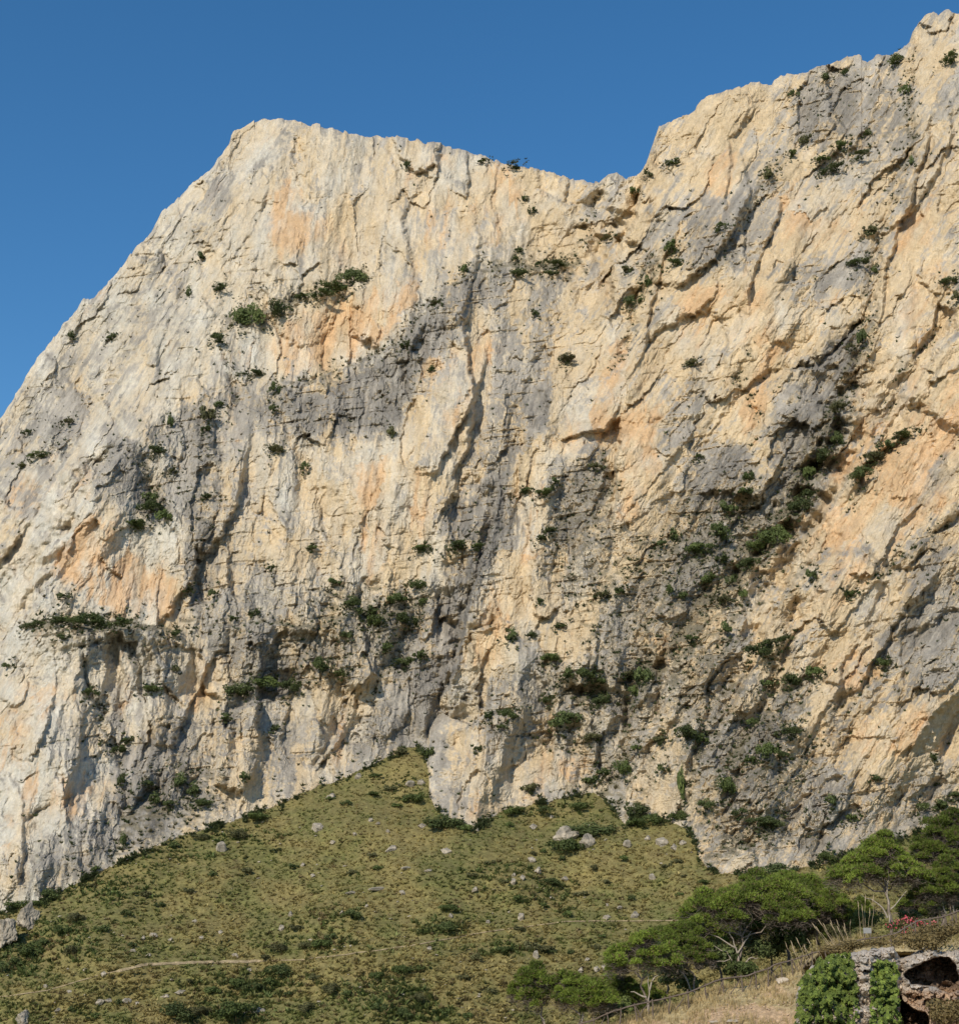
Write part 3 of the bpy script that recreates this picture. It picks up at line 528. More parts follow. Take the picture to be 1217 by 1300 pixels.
# ------------------------------------------------------------------ labels for the shrubs, by the landmark they grow beside
ZC = [(330,400,'on the bushy ledge under the left summit'),(425,364,'on the summit ledge where it ramps up right'),(262,340,'on the bare wall left of the summit ledge'),
 (105,430,'near the left skyline of the mountain'),(50,560,'on the pale slope at the left edge, under the skyline'),(630,204,'on the skyline of the saddle'),(665,262,'on the wall below the saddle'),
 (680,335,'on the narrow grassy terrace below the saddle'),(560,350,'at the top of the central grey slab'),(795,300,'in the notch where the saddle meets the right-hand peak'),
 (815,375,'in the gully under the notch'),(1040,200,'on the grey wall under the right-hand crest'),(1045,97,'just below the right-hand crest'),(1150,90,'below the topmost right peak'),(1208,74,'at the right border near the top peak'),
 (860,320,'beside the pale pillar on the right-hand peak'),(1098,310,'in the upper cleft of the right-hand peak'),(1209,365,'at the right border, high on the face'),(300,500,'on the grey knobs below the orange wall'),
 (235,540,'in the slot above the left buttress'),(190,645,'in the dark gully of the left buttress'),(365,575,'on the cream wall beside the left buttress'),(85,790,'on the left end of the long ledge under the orange hollow'),(160,793,'on the right end of the long ledge under the orange hollow'),
 (270,750,'on the grey rock right of the orange hollow'),(350,870,'in the bushy hollow above the lower left wall'),(180,865,'on the fluted pillars under the long ledge'),(365,715,'on the rough wall below the cream panel'),
 (570,694,'under the dark overhanging slab at mid height'),(465,775,'in the bushy patch left of the dark grey slab'),(520,770,'in the bushy patch touching the dark grey slab'),(500,835,'on the grey slope below the bushy patch'),
 (690,640,'on the broken slope right of the dark slab'),(690,800,'on the orange-pocketed pillar'),(740,862,'on the terrace at the foot of the orange-pocketed pillar'),(775,755,'on the grey slab in the middle right'),(806,865,'at the lower end of the grey slab gully'),
 (880,460,'on the wall under the pale pillar'),(1090,440,'in the cleft right of the big diagonal gully'),(1050,560,'in the top part of the big diagonal gully'),(1010,640,'in the steep middle of the big diagonal gully'),(970,695,'in the widest thicket of the big diagonal gully'),
 (900,690,'on the slope left of the big diagonal gully'),(930,610,'beside the dark slab left of the big diagonal gully'),(1115,575,'on the diagonal ledge of the right-hand wall'),(900,745,'at the lower end of the big diagonal gully'),(1055,745,'on the orange wall right of the gully'),
 (975,820,'on the ledge above the lower right buttress'),(905,805,'on the rib left of the lower right buttress'),(1005,865,'in the hollow below the lower right ledge'),(985,940,'in the bushy couloir of the lower right wall'),(870,935,'on the lower rib in the middle right'),
 (920,1015,'near the foot of the lower right wall'),(1060,1030,'on the wall above the pine wood'),(1195,1010,'at the right border above the pine wood'),(645,912,'on the lower central wall, left part'),(740,925,'on the lower central wall, right part'),(770,985,'beside the pale hump at the foot of the central wall'),(610,950,'on top of the foot buttress'),
 (225,1005,'in the bushy gully low on the left wall'),(155,950,'on the low left wall above the bushy gully'),(140,1080,'at the foot of the low left wall'),(320,950,'on the streaked panel low on the left'),(825,955,'low on the ribs in the middle right'),(1150,840,'on the slabs at the right, low down'),(1150,970,'on the yellow panel at the right, low down')]
ZH = [(530,965,'in the top corner of the grass slope under the cliff'),(560,1046,'at the left foot of the pale foot buttress'),(690,1028,'at the right foot of the pale foot buttress'),(735,1068,'around the big grey boulder'),(830,1038,'at the cliff foot right of the big grey boulder'),
 (55,1145,'at the left cliff foot by the border'),(285,1055,'along the cliff foot on the left flank'),(70,1190,'in the green thicket on the lower left flank'),(150,1170,'on the left flank above the path'),(370,1195,'just above the bend of the path'),
 (325,1245,'just below the path at its bend'),(270,1280,'in the big thicket at the bottom edge'),(110,1280,'on the dry grass at the bottom left'),(460,1005,'on the upper grass slope near its apex'),(300,1105,'on the brown upper left part of the slope'),
 (465,1100,'in the centre of the grass slope'),(565,1160,'above the path in the middle of the slope'),(425,1180,'above the path, right of its bend'),(640,1110,'on the right-centre of the slope below the boulders'),(710,1140,'above the path on the right-hand slope'),(650,1085,'left of the big grey boulder'),
 (860,1115,'on the slope at the right, below the rock foot'),(660,1208,'on the dry slope just below the path'),(750,1200,'on the dry slope left of the pines'),(500,1235,'in the middle below the path'),(520,1280,'at the bottom edge, in the middle'),(430,1260,'at the bottom, left of the middle'),(600,1265,'at the bottom, right of the middle'),(780,1110,'on the right-hand slope above the path')]
ORD = ['first','second','third','fourth','fifth','sixth','seventh','eighth','ninth','tenth','eleventh','twelfth','thirteenth','fourteenth','fifteenth']
def zlabel(items, Z, groupname):
    by = {}
    for it in items:
        k = min(range(len(Z)), key=lambda q: (Z[q][0]-it[1])**2+(Z[q][1]-it[2])**2); by.setdefault(k, []).append(it)
    for k, L in by.items():
        L.sort(key=lambda it: it[1])
        for n, (o, px, py, w_, h_, wh, kd) in enumerate(L):
            size = 'large' if w_ >= 24 else 'small' if w_ <= 10 else 'mid-sized'
            col_ = {'dark': 'dark green', 'light': 'green', 'olive': 'olive green', 'brown': 'brown'}[kd]
            posn = '' if len(L) == 1 else (', %s from left' % ORD[n] if len(L) > 2 else (', left one', ', right one')[n])
            opts = ['%s %s shrub %s%s' % (size, col_, Z[k][2], posn), '%s shrub %s%s' % (col_, Z[k][2], posn), 'shrub %s%s' % (Z[k][2], posn)]
            tag(o, next((t for t in opts if len(t.replace('-', ' ').split()) <= 16), opts[-1]), 'shrub', groupname)
zlabel([s for s in shrubs if s[5] == 'cliff'], ZC, 'shrubs rooted on the rock face')
zlabel([s for s in shrubs if s[5] == 'hill'], ZH, 'shrubs on the grass slope')

# ------------------------------------------------------------------ scrub tufts on the rock (too many and too small to count)
def tufts(P, size, cols, blades, spread=.5, up_=1.0, seed=1, wid=.22):
    r = np.random.default_rng(seed); n = len(P); V = []; C = []
    for k in range(blades):
        a = r.uniform(0, 2*PI, n); l = size*r.uniform(.6, 1.15, n)
        d = np.stack([np.cos(a)*spread*r.uniform(.2, 1, n), np.sin(a)*spread*r.uniform(.2, 1, n), up_*np.ones(n)], -1); d /= np.linalg.norm(d, axis=1, keepdims=True)
        a2 = a+r.uniform(-.9, .9, n)+PI/2; sd_ = np.stack([np.cos(a2), np.sin(a2), 0*a2], -1)*(l*wid)[:, None]
        b0 = P+d*[1, 1, 0]*(size*.15)[:, None]
        V += [b0-sd_, b0+sd_, b0+d*l[:, None]]
        cc = cols*r.uniform(.75, 1.25, n)[:, None]; C += [cc, cc, cc*1.15]
    V = np.stack(V, 1).reshape(-1, 3); C = np.stack(C, 1).reshape(-1, 3)
    return V, np.arange(len(V)).reshape(-1, 3), C
r_ = np.random.default_rng(77)
n = 60000; qi = r_.integers(4, nc-4, n); qj = r_.integers(8, NR-70, n)
keep = (r_.uniform(0, 1, n) < (.004+.8*SO[qj, qi]+.10*G_[qj, qi]+.75*(vgm[qj, qi] > .35)*(vgm[qj, qi]))*(.25+.75*(up[qj, qi] > .35))) & (CYD[qj, qi] < 2000)
qi = qi[keep]; qj = qj[keep]; P = P3[qj, qi]+np.array((0, -.2, -.1))
ex = []
for (o_, x_, y_, w_, h_, wh_, kd_) in shrubs:
    if wh_ != 'cliff': continue
    for q in range(int(5+w_*1.3)):
        a1, a2 = r_.normal(size=2); xx = x_+a1*w_*.55+a2*w_*.12; yy = y_+h_*.25-a1*w_*.25+a2*h_*.5
        ex.append(at(xx, yy, cliffY(xx, yy)-.2))
for xx in np.arange(-60, 1330, .8):
    dn_ = float(fbm(np.array(xx/24.), np.array(3.), 3, 222))
    for q in range(int(max(0, 1.2+9*dn_))):
        yy = float(np.interp(xx, cpx, ft))+r_.normal()*3.5+1; ex.append(at(xx, yy, min(cliffY(xx, yy), float(hillY(xx, yy)))-.2))
nsc = len(P); P = np.concatenate([P, np.array(ex)])
k3 = r_.uniform(0, 1, len(P))[:, None]; k3[nsc:] = np.where(k3[nsc:] < .75, .2, .9)
cols = np.where(k3 < .45, np.array((.085, .102, .042)), np.where(k3 < .75, np.array((.150, .130, .070)), np.array((.058, .080, .030))))
Vt, Ft, Ct = tufts(P, r_.uniform(.4, 1.5, len(P)), cols, 9, 1.3, .8, 5, .28)
tag(link('cliff_scrub', mesh_np('cliff_scrub', Vt, Ft, M_LEAF, Ct)), 'low dry scrub and tufts scattered over the rock face', 'scrub', kind='stuff')

# ------------------------------------------------------------------ grass on the hillside
n = 52000; gx = r_.uniform(-120, 1330, n); gy = r_.uniform(945, 1345, n)
ok = (gy > foot(gx)-2); dpt, _, _ = pdist(PATH, gx, gy)
ok &= ~((dpt < 2.6) & (r_.uniform(0, 1, n) < np.where((gx > 150) & (gx < 330), .9, .35)))
gx = gx[ok]; gy = gy[ok]; P = hill(gx, gy)-np.array((0, 0, .1))
g1 = fbm(gx/60, gy/35, 4, 301, .6); g2 = fbm(gx/18, gy/9, 3, 321, .6)
left = sstep(330, 60, gx+(gy-1130)*.5)
gg = np.clip(.40+1.5*g1+.8*g2+.55*left-.35*np.exp(-((gx-110)/130)**2-((gy-1270)/35)**2)+.9*fbm(gx/110, gy/60, 2, 361)+.35*np.exp(-((gy-foot(gx))/22)**2), 0, 1)
cols = lerp(np.array((.295, .240, .095)), np.array((.160, .172, .056)), sstep(.15, .85, gg))*(1-.28*sstep(.05, .45, fbm(gx/45, gy/20, 3, 371)))[:, None]
PAT = [(60,1195,80,32),(20,1225,50,22),(330,1250,75,22),(300,1288,70,20),(420,1200,60,15),(480,1258,65,25),(560,1178,45,16),(700,1138,45,20),(430,1165,40,18),(530,1285,60,20),(640,1205,60,12),(700,1030,80,12),(300,1062,70,14),(220,1085,70,14),(500,1000,50,22),(130,1130,80,20),(640,1110,60,18)]
pt = np.zeros(len(gx))
for a1, b1, a2, b2 in PAT: pt = np.maximum(pt, np.exp(-((gx-a1)/a2)**2-((gy-b1)/b2)**2))
pt = sstep(.35, .75, pt+.9*fbm(gx/16, gy/8, 3, 381)); cols = lerp(cols, np.array((.085, .115, .036)), pt*.8)
brn_ = r_.uniform(0, 1, len(gx)) < np.clip(.09+.5*fbm(gx/40, gy/25, 2, 331), 0, .4)
cols = np.where(brn_[:, None], np.array((.180, .138, .065)), cols)
cols = cols*(1+.5*fbm(gx/7, gy/4, 2, 351))[:, None]
Vt, Ft, Ct = tufts(P, r_.uniform(.4, 1.2, len(P))*(.75+.5*(gy-950)/350)*(1+.45*pt), cols, 8, 1.4, .75, 6, .3)
tag(link('grass', mesh_np('grass', Vt, Ft, M_LEAF, Ct)), 'dry olive and tan grass tussocks covering the slope under the cliff', 'grass', kind='stuff')

# ------------------------------------------------------------------ rocks on the hillside
def rock_mesh(name, seed, mat, cols=((.44, .375, .285), (.22, .198, .165)), sub=4):
    import bmesh
    bm = bmesh.new(); bmesh.ops.create_icosphere(bm, subdivisions=sub, radius=.5)
    V = np.array([v.co[:] for v in bm.verts]); r = np.random.default_rng(seed)
    pl = r.normal(size=(16, 3)); pl /= np.linalg.norm(pl, axis=1, keepdims=True); off = r.uniform(.20, .42, 16)
    for p, o_ in zip(pl, off):
        d = V@p-o_; V -= np.where(d > 0, d, 0)[:, None]*p
    nz = fbm(V[:, 0]*5+seed, V[:, 1]*5+V[:, 2]*3, 3, seed); V *= (1+.26*nz+.10*fbm(V[:, 0]*13+V[:, 1]*7, V[:, 2]*13+V[:, 1]*5, 3, seed+9))[:, None]
    t = np.clip(.4+1.1*fbm(V[:, 0]*4+3*V[:, 2], V[:, 1]*4+seed, 3, seed+3)+.35*(V[:, 2] > .2), 0, 1)
    Fc = np.array([[v.index for v in f.verts] for f in bm.faces]); bm.free()
    c = np.array(cols[0])*(1-t[:, None])+np.array(cols[1])*t[:, None]
    return mesh_np(name, V, Fc, mat, c)
ROCKM = [rock_mesh('boulder', 600+i, M_ROCK) for i in range(6)]
ROCKS = """283,1075,15,13 403,1048,19,11 498,1076,19,7 566,1080,15,7 718,1059,30,19 746,1067,22,19 797,1070,12,13 674,1090,13,7 683,1104,10,9 663,1113,8,8 651,1118,8,11 717,1115,9,6 829,1113,10,8 839,1067,20,12 822,1063,9,6 535,1048,13,5 470,1041,7,5 455,985,9,8 522,995,14,8 534,992,12,8 421,1010,14,8 30,1291,24,15 126,1272,14,6 138,1270,10,5 163,1271,14,6 174,1273,8,4 210,1264,16,4 228,1259,16,4 326,1283,22,8 316,1231,11,4 300,1213,12,5 195,1186,13,6 189,1212,9,4 369,1160,8,6 357,1178,8,7 448,1133,20,4 481,1128,26,4 510,1132,9,6 603,1128,9,6 572,1162,8,5 661,1164,12,9 806,1161,11,9 681,1211,9,14 766,1227,8,7 737,1230,8,5 757,1230,9,6 745,1218,6,4 545,1105,12,4 517,1102,16,4 423,1068,10,4 434,1158,6,5 397,1111,6,4 384,1098,7,5 256,1190,7,4 170,1207,9,4 247,1169,8,4 217,1192,7,4 132,1236,7,5 108,1231,8,4 74,1282,8,5 59,1252,8,4 88,1258,8,4 182,1190,8,5 280,1183,6,4 465,1150,6,4 545,1204,7,5 620,1170,6,4 770,1163,14,5 652,1110,7,5 855,1075,11,7 866,1070,9,6 700,1140,7,4 787,1152,8,4 770,1148,6,4 605,1053,7,5 676,1049,13,6 700,1037,5,4 480,1045,6,4 493,1055,6,4 450,1058,7,4"""
rocks = []
for i, t in enumerate(ROCKS.split()):
    x, y, w_, h_ = map(float, t.split(','))
    Y = float(hillY(x, y+h_*.35)); sc = Y/F
    o = link('boulder', ROCKM[i % 6]); o.location = at(x, y+h_*.22, Y-.1*h_*sc); o.rotation_euler = (random.uniform(-.2, .2), random.uniform(-.2, .2), random.uniform(-.6, .6))
    o.scale = (1.15*w_*sc, 1.0*min(w_, h_*1.6)*sc, (1.45 if h_ < w_ else 1.0)*h_*sc); rocks.append((o, x, y, w_, h_, 'hill', 'r'))
CRAG = [rock_mesh('boulder', 630+i, M_ROCK, sub=5) for i in range(2)]
for me_ in CRAG:
    V_ = np.zeros(len(me_.vertices)*3, np.float32); me_.vertices.foreach_get('co', V_); V_ = V_.reshape(-1, 3).astype(float)
    fa = facet(V_[:, 0]*9+V_[:, 1]*5, V_[:, 2]*5+V_[:, 1]*3, 640, 1.8)[0]; V_ *= (1+.28*fa+.10*fbm(V_[:, 0]*30, V_[:, 2]*30+V_[:, 1]*20, 2, 641))[:, None]
    me_.vertices.foreach_set('co', V_.astype(np.float32).ravel()); me_.update()
for x, y, w_, h_, lb, mi in [(9,1183,34,44,'craggy grey rock standing at the left border below the cliff foot',0),(36,1168,26,32,'craggy grey rock just right of the one at the left border',1)]:
    Y = float(hillY(x, y+h_*.4)); sc = Y/F; o = link('boulder', CRAG[mi]); o.location = at(x, y, Y); o.rotation_euler = (0, .15*mi, mi); o.scale = (1.2*w_*sc, 1.1*w_*sc, 1.25*h_*sc); tag(o, lb, 'rock', 'pale rocks in the grass slope')
by = {}
for it in rocks:
    k = min(range(len(ZH)), key=lambda q: (ZH[q][0]-it[1])**2+(ZH[q][1]-it[2])**2); by.setdefault(k, []).append(it)
for k, L in by.items():
    L.sort(key=lambda it: it[1])
    for q, (o, px, py, w_, h_, a_, b_) in enumerate(L):
        sh = 'low flat' if h_ < w_*.45 else 'upright' if h_ > w_ else 'blocky'
        z = ZH[k][2].replace('around the big grey boulder', 'in the outcrop below the cliff foot').replace('left of the big grey boulder', 'on the slope left of the biggest outcrop').replace('right of the big grey boulder', 'right of the biggest outcrop')
        posn = '' if len(L) == 1 else (', %s from left' % ORD[q] if len(L) > 2 else (', left one', ', right one')[q])
        tag(o, '%s pale %s %s%s' % (sh, 'boulder' if w_ > 11 else 'rock', z, posn), 'rock', 'pale rocks in the grass slope')
n = 600; gx = r_.uniform(-100, 1000, n); gy = r_.uniform(990, 1330, n)
kk = (gy > foot(gx)+6) & (r_.uniform(0, 1, n) < np.clip(.45+1.6*fbm(gx/50, gy/22, 3, 341), 0, 1)); gx = gx[kk]; gy = gy[kk]
base = [np.array([v.co[:] for v in rock_mesh('stone_shape', 650+i, M_ROCK, sub=1).vertices]) for i in range(3)]
bf = np.array([p.vertices[:] for p in bpy.data.meshes['stone_shape'].polygons])
Vs = []; Fs = []; Cs = []; P = hill(gx, gy)
for i in range(len(gx)):
    s = r_.uniform(.35, 1.0); v = base[i % 3]*np.array((s*r_.uniform(1, 2.4), s, s*.75))+P[i]+np.array((0, -.2, .15))
    Fs.append(bf+len(Vs)*len(v)); Vs.append(v); Cs.append(np.tile(np.array((.38, .33, .25))*r_.uniform(.6, 1.05), (len(v), 1)))
tag(link('scattered_stones', mesh_np('scattered_stones', np.concatenate(Vs), np.concatenate(Fs), M_ROCK, np.concatenate(Cs))), 'small pale stones strewn through the dry grass of the slope', 'stones', kind='stuff')

# ------------------------------------------------------------------ the near bank and the valley behind it
CREST = np.array([(-900,2300),(-200,1640),(300,1450),(560,1380),(680,1335),(770,1306),(820,1288),(870,1274),(910,1256),(960,1250),(1000,1238),(1022,1218),(1060,1196),(1090,1191),(1120,1196),(1150,1190),(1180,1180),(1217,1168),(1300,1150),(1500,1130),(1900,1130)], float)
def crest(px): return np.interp(px, CREST[:, 0], CREST[:, 1])
def bankY(px, py): return 96-.13*(py-crest(px))
def bank(px, py, lift=0.0):
    p = at(px, py, bankY(px, py)); p[..., 2] += lift; return p
bx = np.concatenate([np.arange(-900, 640, 20), np.arange(640, 1300, 1.6), np.arange(1300, 1500, 4), np.arange(1500, 1900, 20)])
rowsP = []; rowsC = []
cr = crest(bx)+1.6*fbm(bx/22, bx*0, 3, 401)
Pc = at(bx, cr, bankY(bx, cr))
for yy in (420, 300, 230, 180, 150, 130, 118, 110, 104, 101, 98.5, 97):          # valley behind the crest
    t = (yy-96)/(300-96); q = Pc.copy(); q[:, 0] *= yy/96; q[:, 1] = yy; q[:, 2] = Pc[:, 2]*(1-t)+t*(-58)-.3*min(1, t*20)
    rowsP.append(q); rowsC.append(np.tile(np.array((.17, .14, .07)), (len(bx), 1)))
for d in np.arange(0, 190, 1.3):
    py = cr+d; pit = 9*sstep(1016, 1028, bx)*sstep(1258, 1250, bx)*sstep(1208, 1216, py); q = at(bx, py, bankY(bx, cr+d)+pit+.35*fbm(bx/14, py/9, 4, 402)+.12*fbm(bx/3, py/3, 2, 403)); rowsP.append(q)
    ex = sstep(.02, .35, fbm(bx/60+3, py/22, 3, 404)+.35*np.exp(-((bx-990)/90)**2-((py-1285)/22)**2)+.4*np.exp(-((bx-900)/60)**2-((py-1300)/12)**2)-.1)
    rowsC.append(lerp(np.array((.36, .285, .15)), np.array((.43, .30, .18)), ex)*(1+.35*fbm(bx/4, py/3, 3, 405)[:, None]))
last = rowsP[-1]
for t in (.25, .5, .75, .9, .98):
    q = last*(1-t); q[:, 2] = last[:, 2]*(1-t)+t*(-1.65)-.2*math.sin(t*PI); rowsP.append(q); rowsC.append(rowsC[-1])
Vb = np.stack(rowsP); Cb_ = np.stack(rowsC)
M_BANK = M_HILL.copy(); M_BANK.name = 'dry_earth_bank'
for nd in M_BANK.node_tree.nodes:
    if nd.type == 'TEX_NOISE': nd.inputs['Scale'].default_value *= 5
    if nd.type == 'BUMP': nd.inputs['Distance'].default_value = .08
tag(link('bank', mesh_np('bank', Vb.reshape(-1, 3), grid_faces(*Vb.shape[:2])[:, ::-1], M_BANK, Cb_.reshape(-1, 3), smooth=True)), kind='structure')
gp = mesh_np('ground', np.array([(-6000, -3000, -60), (6000, -3000, -60), (6000, 9000, -60), (-6000, 9000, -60)]), np.array([[0, 1, 2, 3]]), plain('lowland_earth', (.17, .15, .08), .05), None)
tag(link('ground', gp), kind='structure')

# dry grass on the bank
n = 27000; gx = r_.uniform(640, 1560, n); gd = r_.uniform(0, 1, n)**1.5*130-2; gy = crest(gx)+gd
kk = (gy < 1345) & ~((gx > 1020) & (gx < 1258) & (gy > 1204)) & (r_.uniform(0, 1, n) < np.clip(.65+1.2*fbm(gx/40, gy/16, 3, 411)-.5*np.exp(-((gx-985)/70)**2-((gy-1285)/20)**2), 0.04, 1))
gx = gx[kk]; gy = gy[kk]; gd = gd[kk]
P = bank(gx, gy)-np.array((0, 0, .03)); ol = (gx > 1060) & (r_.uniform(0, 1, len(gx)) < .7)
cols = np.where(ol[:, None], np.array((.26, .22, .08)), np.array((.50, .39, .20)))*r_.uniform(.65, 1.15, len(gx))[:, None]
Vt, Ft, Ct = tufts(P, r_.uniform(.18, .55, len(P)), cols, 5, .55, 1, 8, .05)
tag(link('dry_grass', mesh_np('dry_grass', Vt, Ft, M_LEAF, Ct)), 'bleached straw-coloured grass on the bank in front of the fence', 'grass', kind='stuff')
# stones in the broken earth
n = 700; gx = r_.uniform(780, 1030, n); gy = crest(gx)+r_.uniform(8, 90, n); kk = (gy < 1340) & (r_.uniform(0, 1, n) < np.clip(.2+1.5*np.exp(-((gx-975)/70)**2-((gy-1285)/25)**2)+fbm(gx/20, gy/10, 2, 421), 0, 1)); gx = gx[kk]; gy = gy[kk]
P = bank(gx, gy); Vs = []; Fs = []; Cs = []
for i in range(len(gx)):
    s = r_.uniform(.05, .22); v = base[i % 3]*np.array((s*r_.uniform(1, 2), s, s*.7))+P[i]+np.array((0, -.02, .02))
    Fs.append(bf+len(Vs)*len(v)); Vs.append(v); Cs.append(np.tile(np.array((.50, .37, .25))*r_.uniform(.6, 1.1), (len(v), 1)))
tag(link('bank_stones', mesh_np('bank_stones', np.concatenate(Vs), np.concatenate(Fs), M_NEARROCK, np.concatenate(Cs))), 'small reddish stones in the broken earth of the near bank', 'stones', kind='stuff')
NRK = [rock_mesh('boulder', 700+i, M_NEARROCK, ((.52, .44, .35), (.38, .33, .27))) for i in range(3)]
for i, (x, y, w_, h_, lb) in enumerate([(993,1245,18,9,'smooth pale boulder on the bank just under the fence'),(928,1297,22,6,'long flat slab sticking out of the bank at the bottom edge'),(906,1298,14,5,'low reddish slab left of the longer slab at the bottom edge')]):
    Y = float(bankY(x, y+h_*.3)); sc = Y/F; o = link('boulder', NRK[i]); o.location = at(x, y, Y); o.scale = (1.15*w_*sc, .8*w_*sc, 1.3*h_*sc); tag(o, lb, 'rock', 'rocks on the near bank')

# ------------------------------------------------------------------ tubes (trunks, limbs, rails)
def tube(paths, sides=6):
    """paths: list of (points, radii)"""
    V = []; Fc = []; nV = 0
    for pts_, rad in paths:
        pts_ = np.array(pts_, float); k = len(pts_)
        d = np.gradient(pts_, axis=0); d /= np.linalg.norm(d, axis=1, keepdims=True)+1e-9
        ref = np.where(np.abs(d[:, 2:3]) > .9, np.array((1., 0, 0)), np.array((0, 0, 1.)))
        a = np.cross(d, ref); a /= np.linalg.norm(a, axis=1, keepdims=True); b_ = np.cross(d, a)
        th = np.arange(sides)/sides*2*PI
        ring = pts_[:, None]+(a[:, None]*np.cos(th)[None, :, None]+b_[:, None]*np.sin(th)[None, :, None])*np.array(rad)[:, None, None]
        V.append(ring.reshape(-1, 3))
        for i in range(k-1):
            for j in range(sides):
                j2 = (j+1) % sides; Fc.append((nV+i*sides+j, nV+i*sides+j2, nV+(i+1)*sides+j2, nV+(i+1)*sides+j))
        nV += k*sides
    return np.concatenate(V), np.array(Fc)
def wob(a, b_, n_, amp, r):
    a = np.array(a, float); b_ = np.array(b_, float); t = np.linspace(0, 1, n_)[:, None]
    L_ = np.linalg.norm(b_-a); w_ = np.cumsum(r.normal(size=(n_, 3))*amp*L_/n_, 0); w_ -= t*w_[-1]
    p = a*(1-t)+b_*t+w_; p[0] = a; p[-1] = b_; return p

# ------------------------------------------------------------------ pines
PG = ((.060, .085, .016), (.215, .275, .045)); 
def pine(label, base_px, Y, clumps, limbs, dens=1.0, tone=1.0, seed=1, bleached=False):
    """clumps: (px, py, half width px, half height px, depth offset m); limbs: extra bare branches [(px,py),...]"""
    r = np.random.default_rng(seed); sc = Y/F
    b0 = at(base_px[0], base_px[1], Y); root = empty('pine_tree', b0); tag(root, label, 'tree', 'pines behind the rustic fence')
    P = []; Nn = []; T = []; br = []; tw_ = []
    cen = [at(cx_, cy_, Y+dz) for cx_, cy_, a_, b_, dz in clumps]
    # trunk rises to the densest part, limbs fan out to every clump
    topc = cen[0]; fork = b0+(topc-b0)*np.array((.45, .45, .50))
    rad = .026*np.linalg.norm(topc-b0)*.75
    tr = wob(b0-np.array((0, 0, .6)), fork, 7, .35, r); br.append((tr, np.linspace(rad*1.25, rad*.8, 7)))
    for (cx_, cy_, a_, b_, dz), c_ in zip(clumps, cen):
        mid_ = fork+(c_-fork)*.5+r.normal(size=3)*.15
        br.append((np.concatenate([wob(fork, mid_, 5, .4, r), wob(mid_, c_, 5, .4, r)[1:]]), np.linspace(rad*.62, rad*.18, 9)))
        b_ = b_*1.35; A = a_*sc; B = b_*sc; nsub = max(7, int(a_*b_/20))
        subs = []
        for s in range(nsub):
            a = r.uniform(0, 2*PI); q = math.sqrt(r.uniform(0, 1.35)); sx_ = math.cos(a)*q; sy_ = math.sin(a)*q
            subs.append(c_+np.array((sx_*A*.86, sy_*A*.75, (1-q*q)*B*.8-B*.4+r.uniform(-.35, .35)*B)))
        for sp in subs:
            st = fork+(c_-fork)*r.uniform(.5, 1)
            br.append((wob(st, sp-np.array((0, 0, .12)), 5, .55, r), np.linspace(rad*.22, rad*.07, 5)))
            R_ = r.uniform(.18, .58)*min(1.15, max(.75, A/1.6))
            dt = rand_dirs(70); tw_.append(sp+np.array((0, .15, -.55*R_-.25))+dt*r.uniform(.2, 1.1, (70, 1))*np.array((R_*1.4, R_*1.4, R_*.9+.22)))
            for tw in range(9):
                e = sp+np.array((0, 0, -.45*R_))+r.normal(size=3)*R_*np.array((1.1, 1.1, .6)); br.append((wob(st+(sp-st)*r.uniform(.3, .8), e, 4, .5, r), (rad*.12, rad*.09, rad*.07, rad*.04)))
            m_ = int(230*dens); d = rand_dirs(m_); d[:, 2] = np.abs(d[:, 2])*1.1-.25
            rr = R_*r.uniform(.25, 1.1, (m_, 1))**.6
            P.append(sp+d*rr*np.array((1.15, 1.15, .95))); Nn.append(d*.6+np.array((0, 0, .7))+.7*rand_dirs(m_)); T.append(np.clip(.45+r.uniform(-.3, .3)+r.uniform(-.25, .25, m_), 0, 1))
    P = np.concatenate(P); Nn = np.concatenate(Nn); Nn /= np.linalg.norm(Nn, axis=1, keepdims=True); T = np.concatenate(T)
    col = (np.array(PG[0])*(1-T[:, None])+np.array(PG[1])*T[:, None])*(.3+.7*tone)*1.15
    dead = r.uniform(0, 1, len(T)) < .10; col = np.where(dead[:, None], np.array((.17, .125, .065)), col)
    # needle tufts: three narrow blades per point
    n_ = len(P); V = []; C = []
    for k in range(3):
        d = Nn+.8*rand_dirs(n_); d /= np.linalg.norm(d, axis=1, keepdims=True); s_ = np.cross(d, rand_dirs(n_)); s_ /= np.linalg.norm(s_, axis=1, keepdims=True)
        l = r.uniform(.12, .26, n_)[:, None]; wd = .03
        V += [P-s_*wd, P+s_*wd, P+d*l+s_*wd*.5]; C += [col*.9, col*.9, col*1.15]
    V = np.stack(V, 1).reshape(-1, 3)-b0; C = np.stack(C, 1).reshape(-1, 3)
    Q = np.concatenate(tw_); dQ = rand_dirs(len(Q))*np.array((1, 1, .6)); sQ = np.cross(dQ, rand_dirs(len(Q))); sQ /= np.linalg.norm(sQ, axis=1, keepdims=True); lQ = r.uniform(.2, .5, len(Q))[:, None]
    VQ = np.stack([Q-sQ*.013, Q+sQ*.013, Q+dQ*lQ], 1).reshape(-1, 3)-b0; cQ = np.repeat(np.array((.20, .165, .13))*r.uniform(.6, 1.2, (len(Q), 1)), 3, axis=0)
    link('dead_twigs', mesh_np('dead_twigs', VQ, np.arange(len(VQ)).reshape(-1, 3), M_LEAF, cQ), root)
    link('crown', mesh_np('crown', V, np.arange(len(V)).reshape(-1, 3), M_LEAF, C), root)
    Vb_, Fb_ = tube(br); link('trunk', mesh_np('trunk', Vb_-b0, Fb_, M_BARK, None, smooth=True), root)
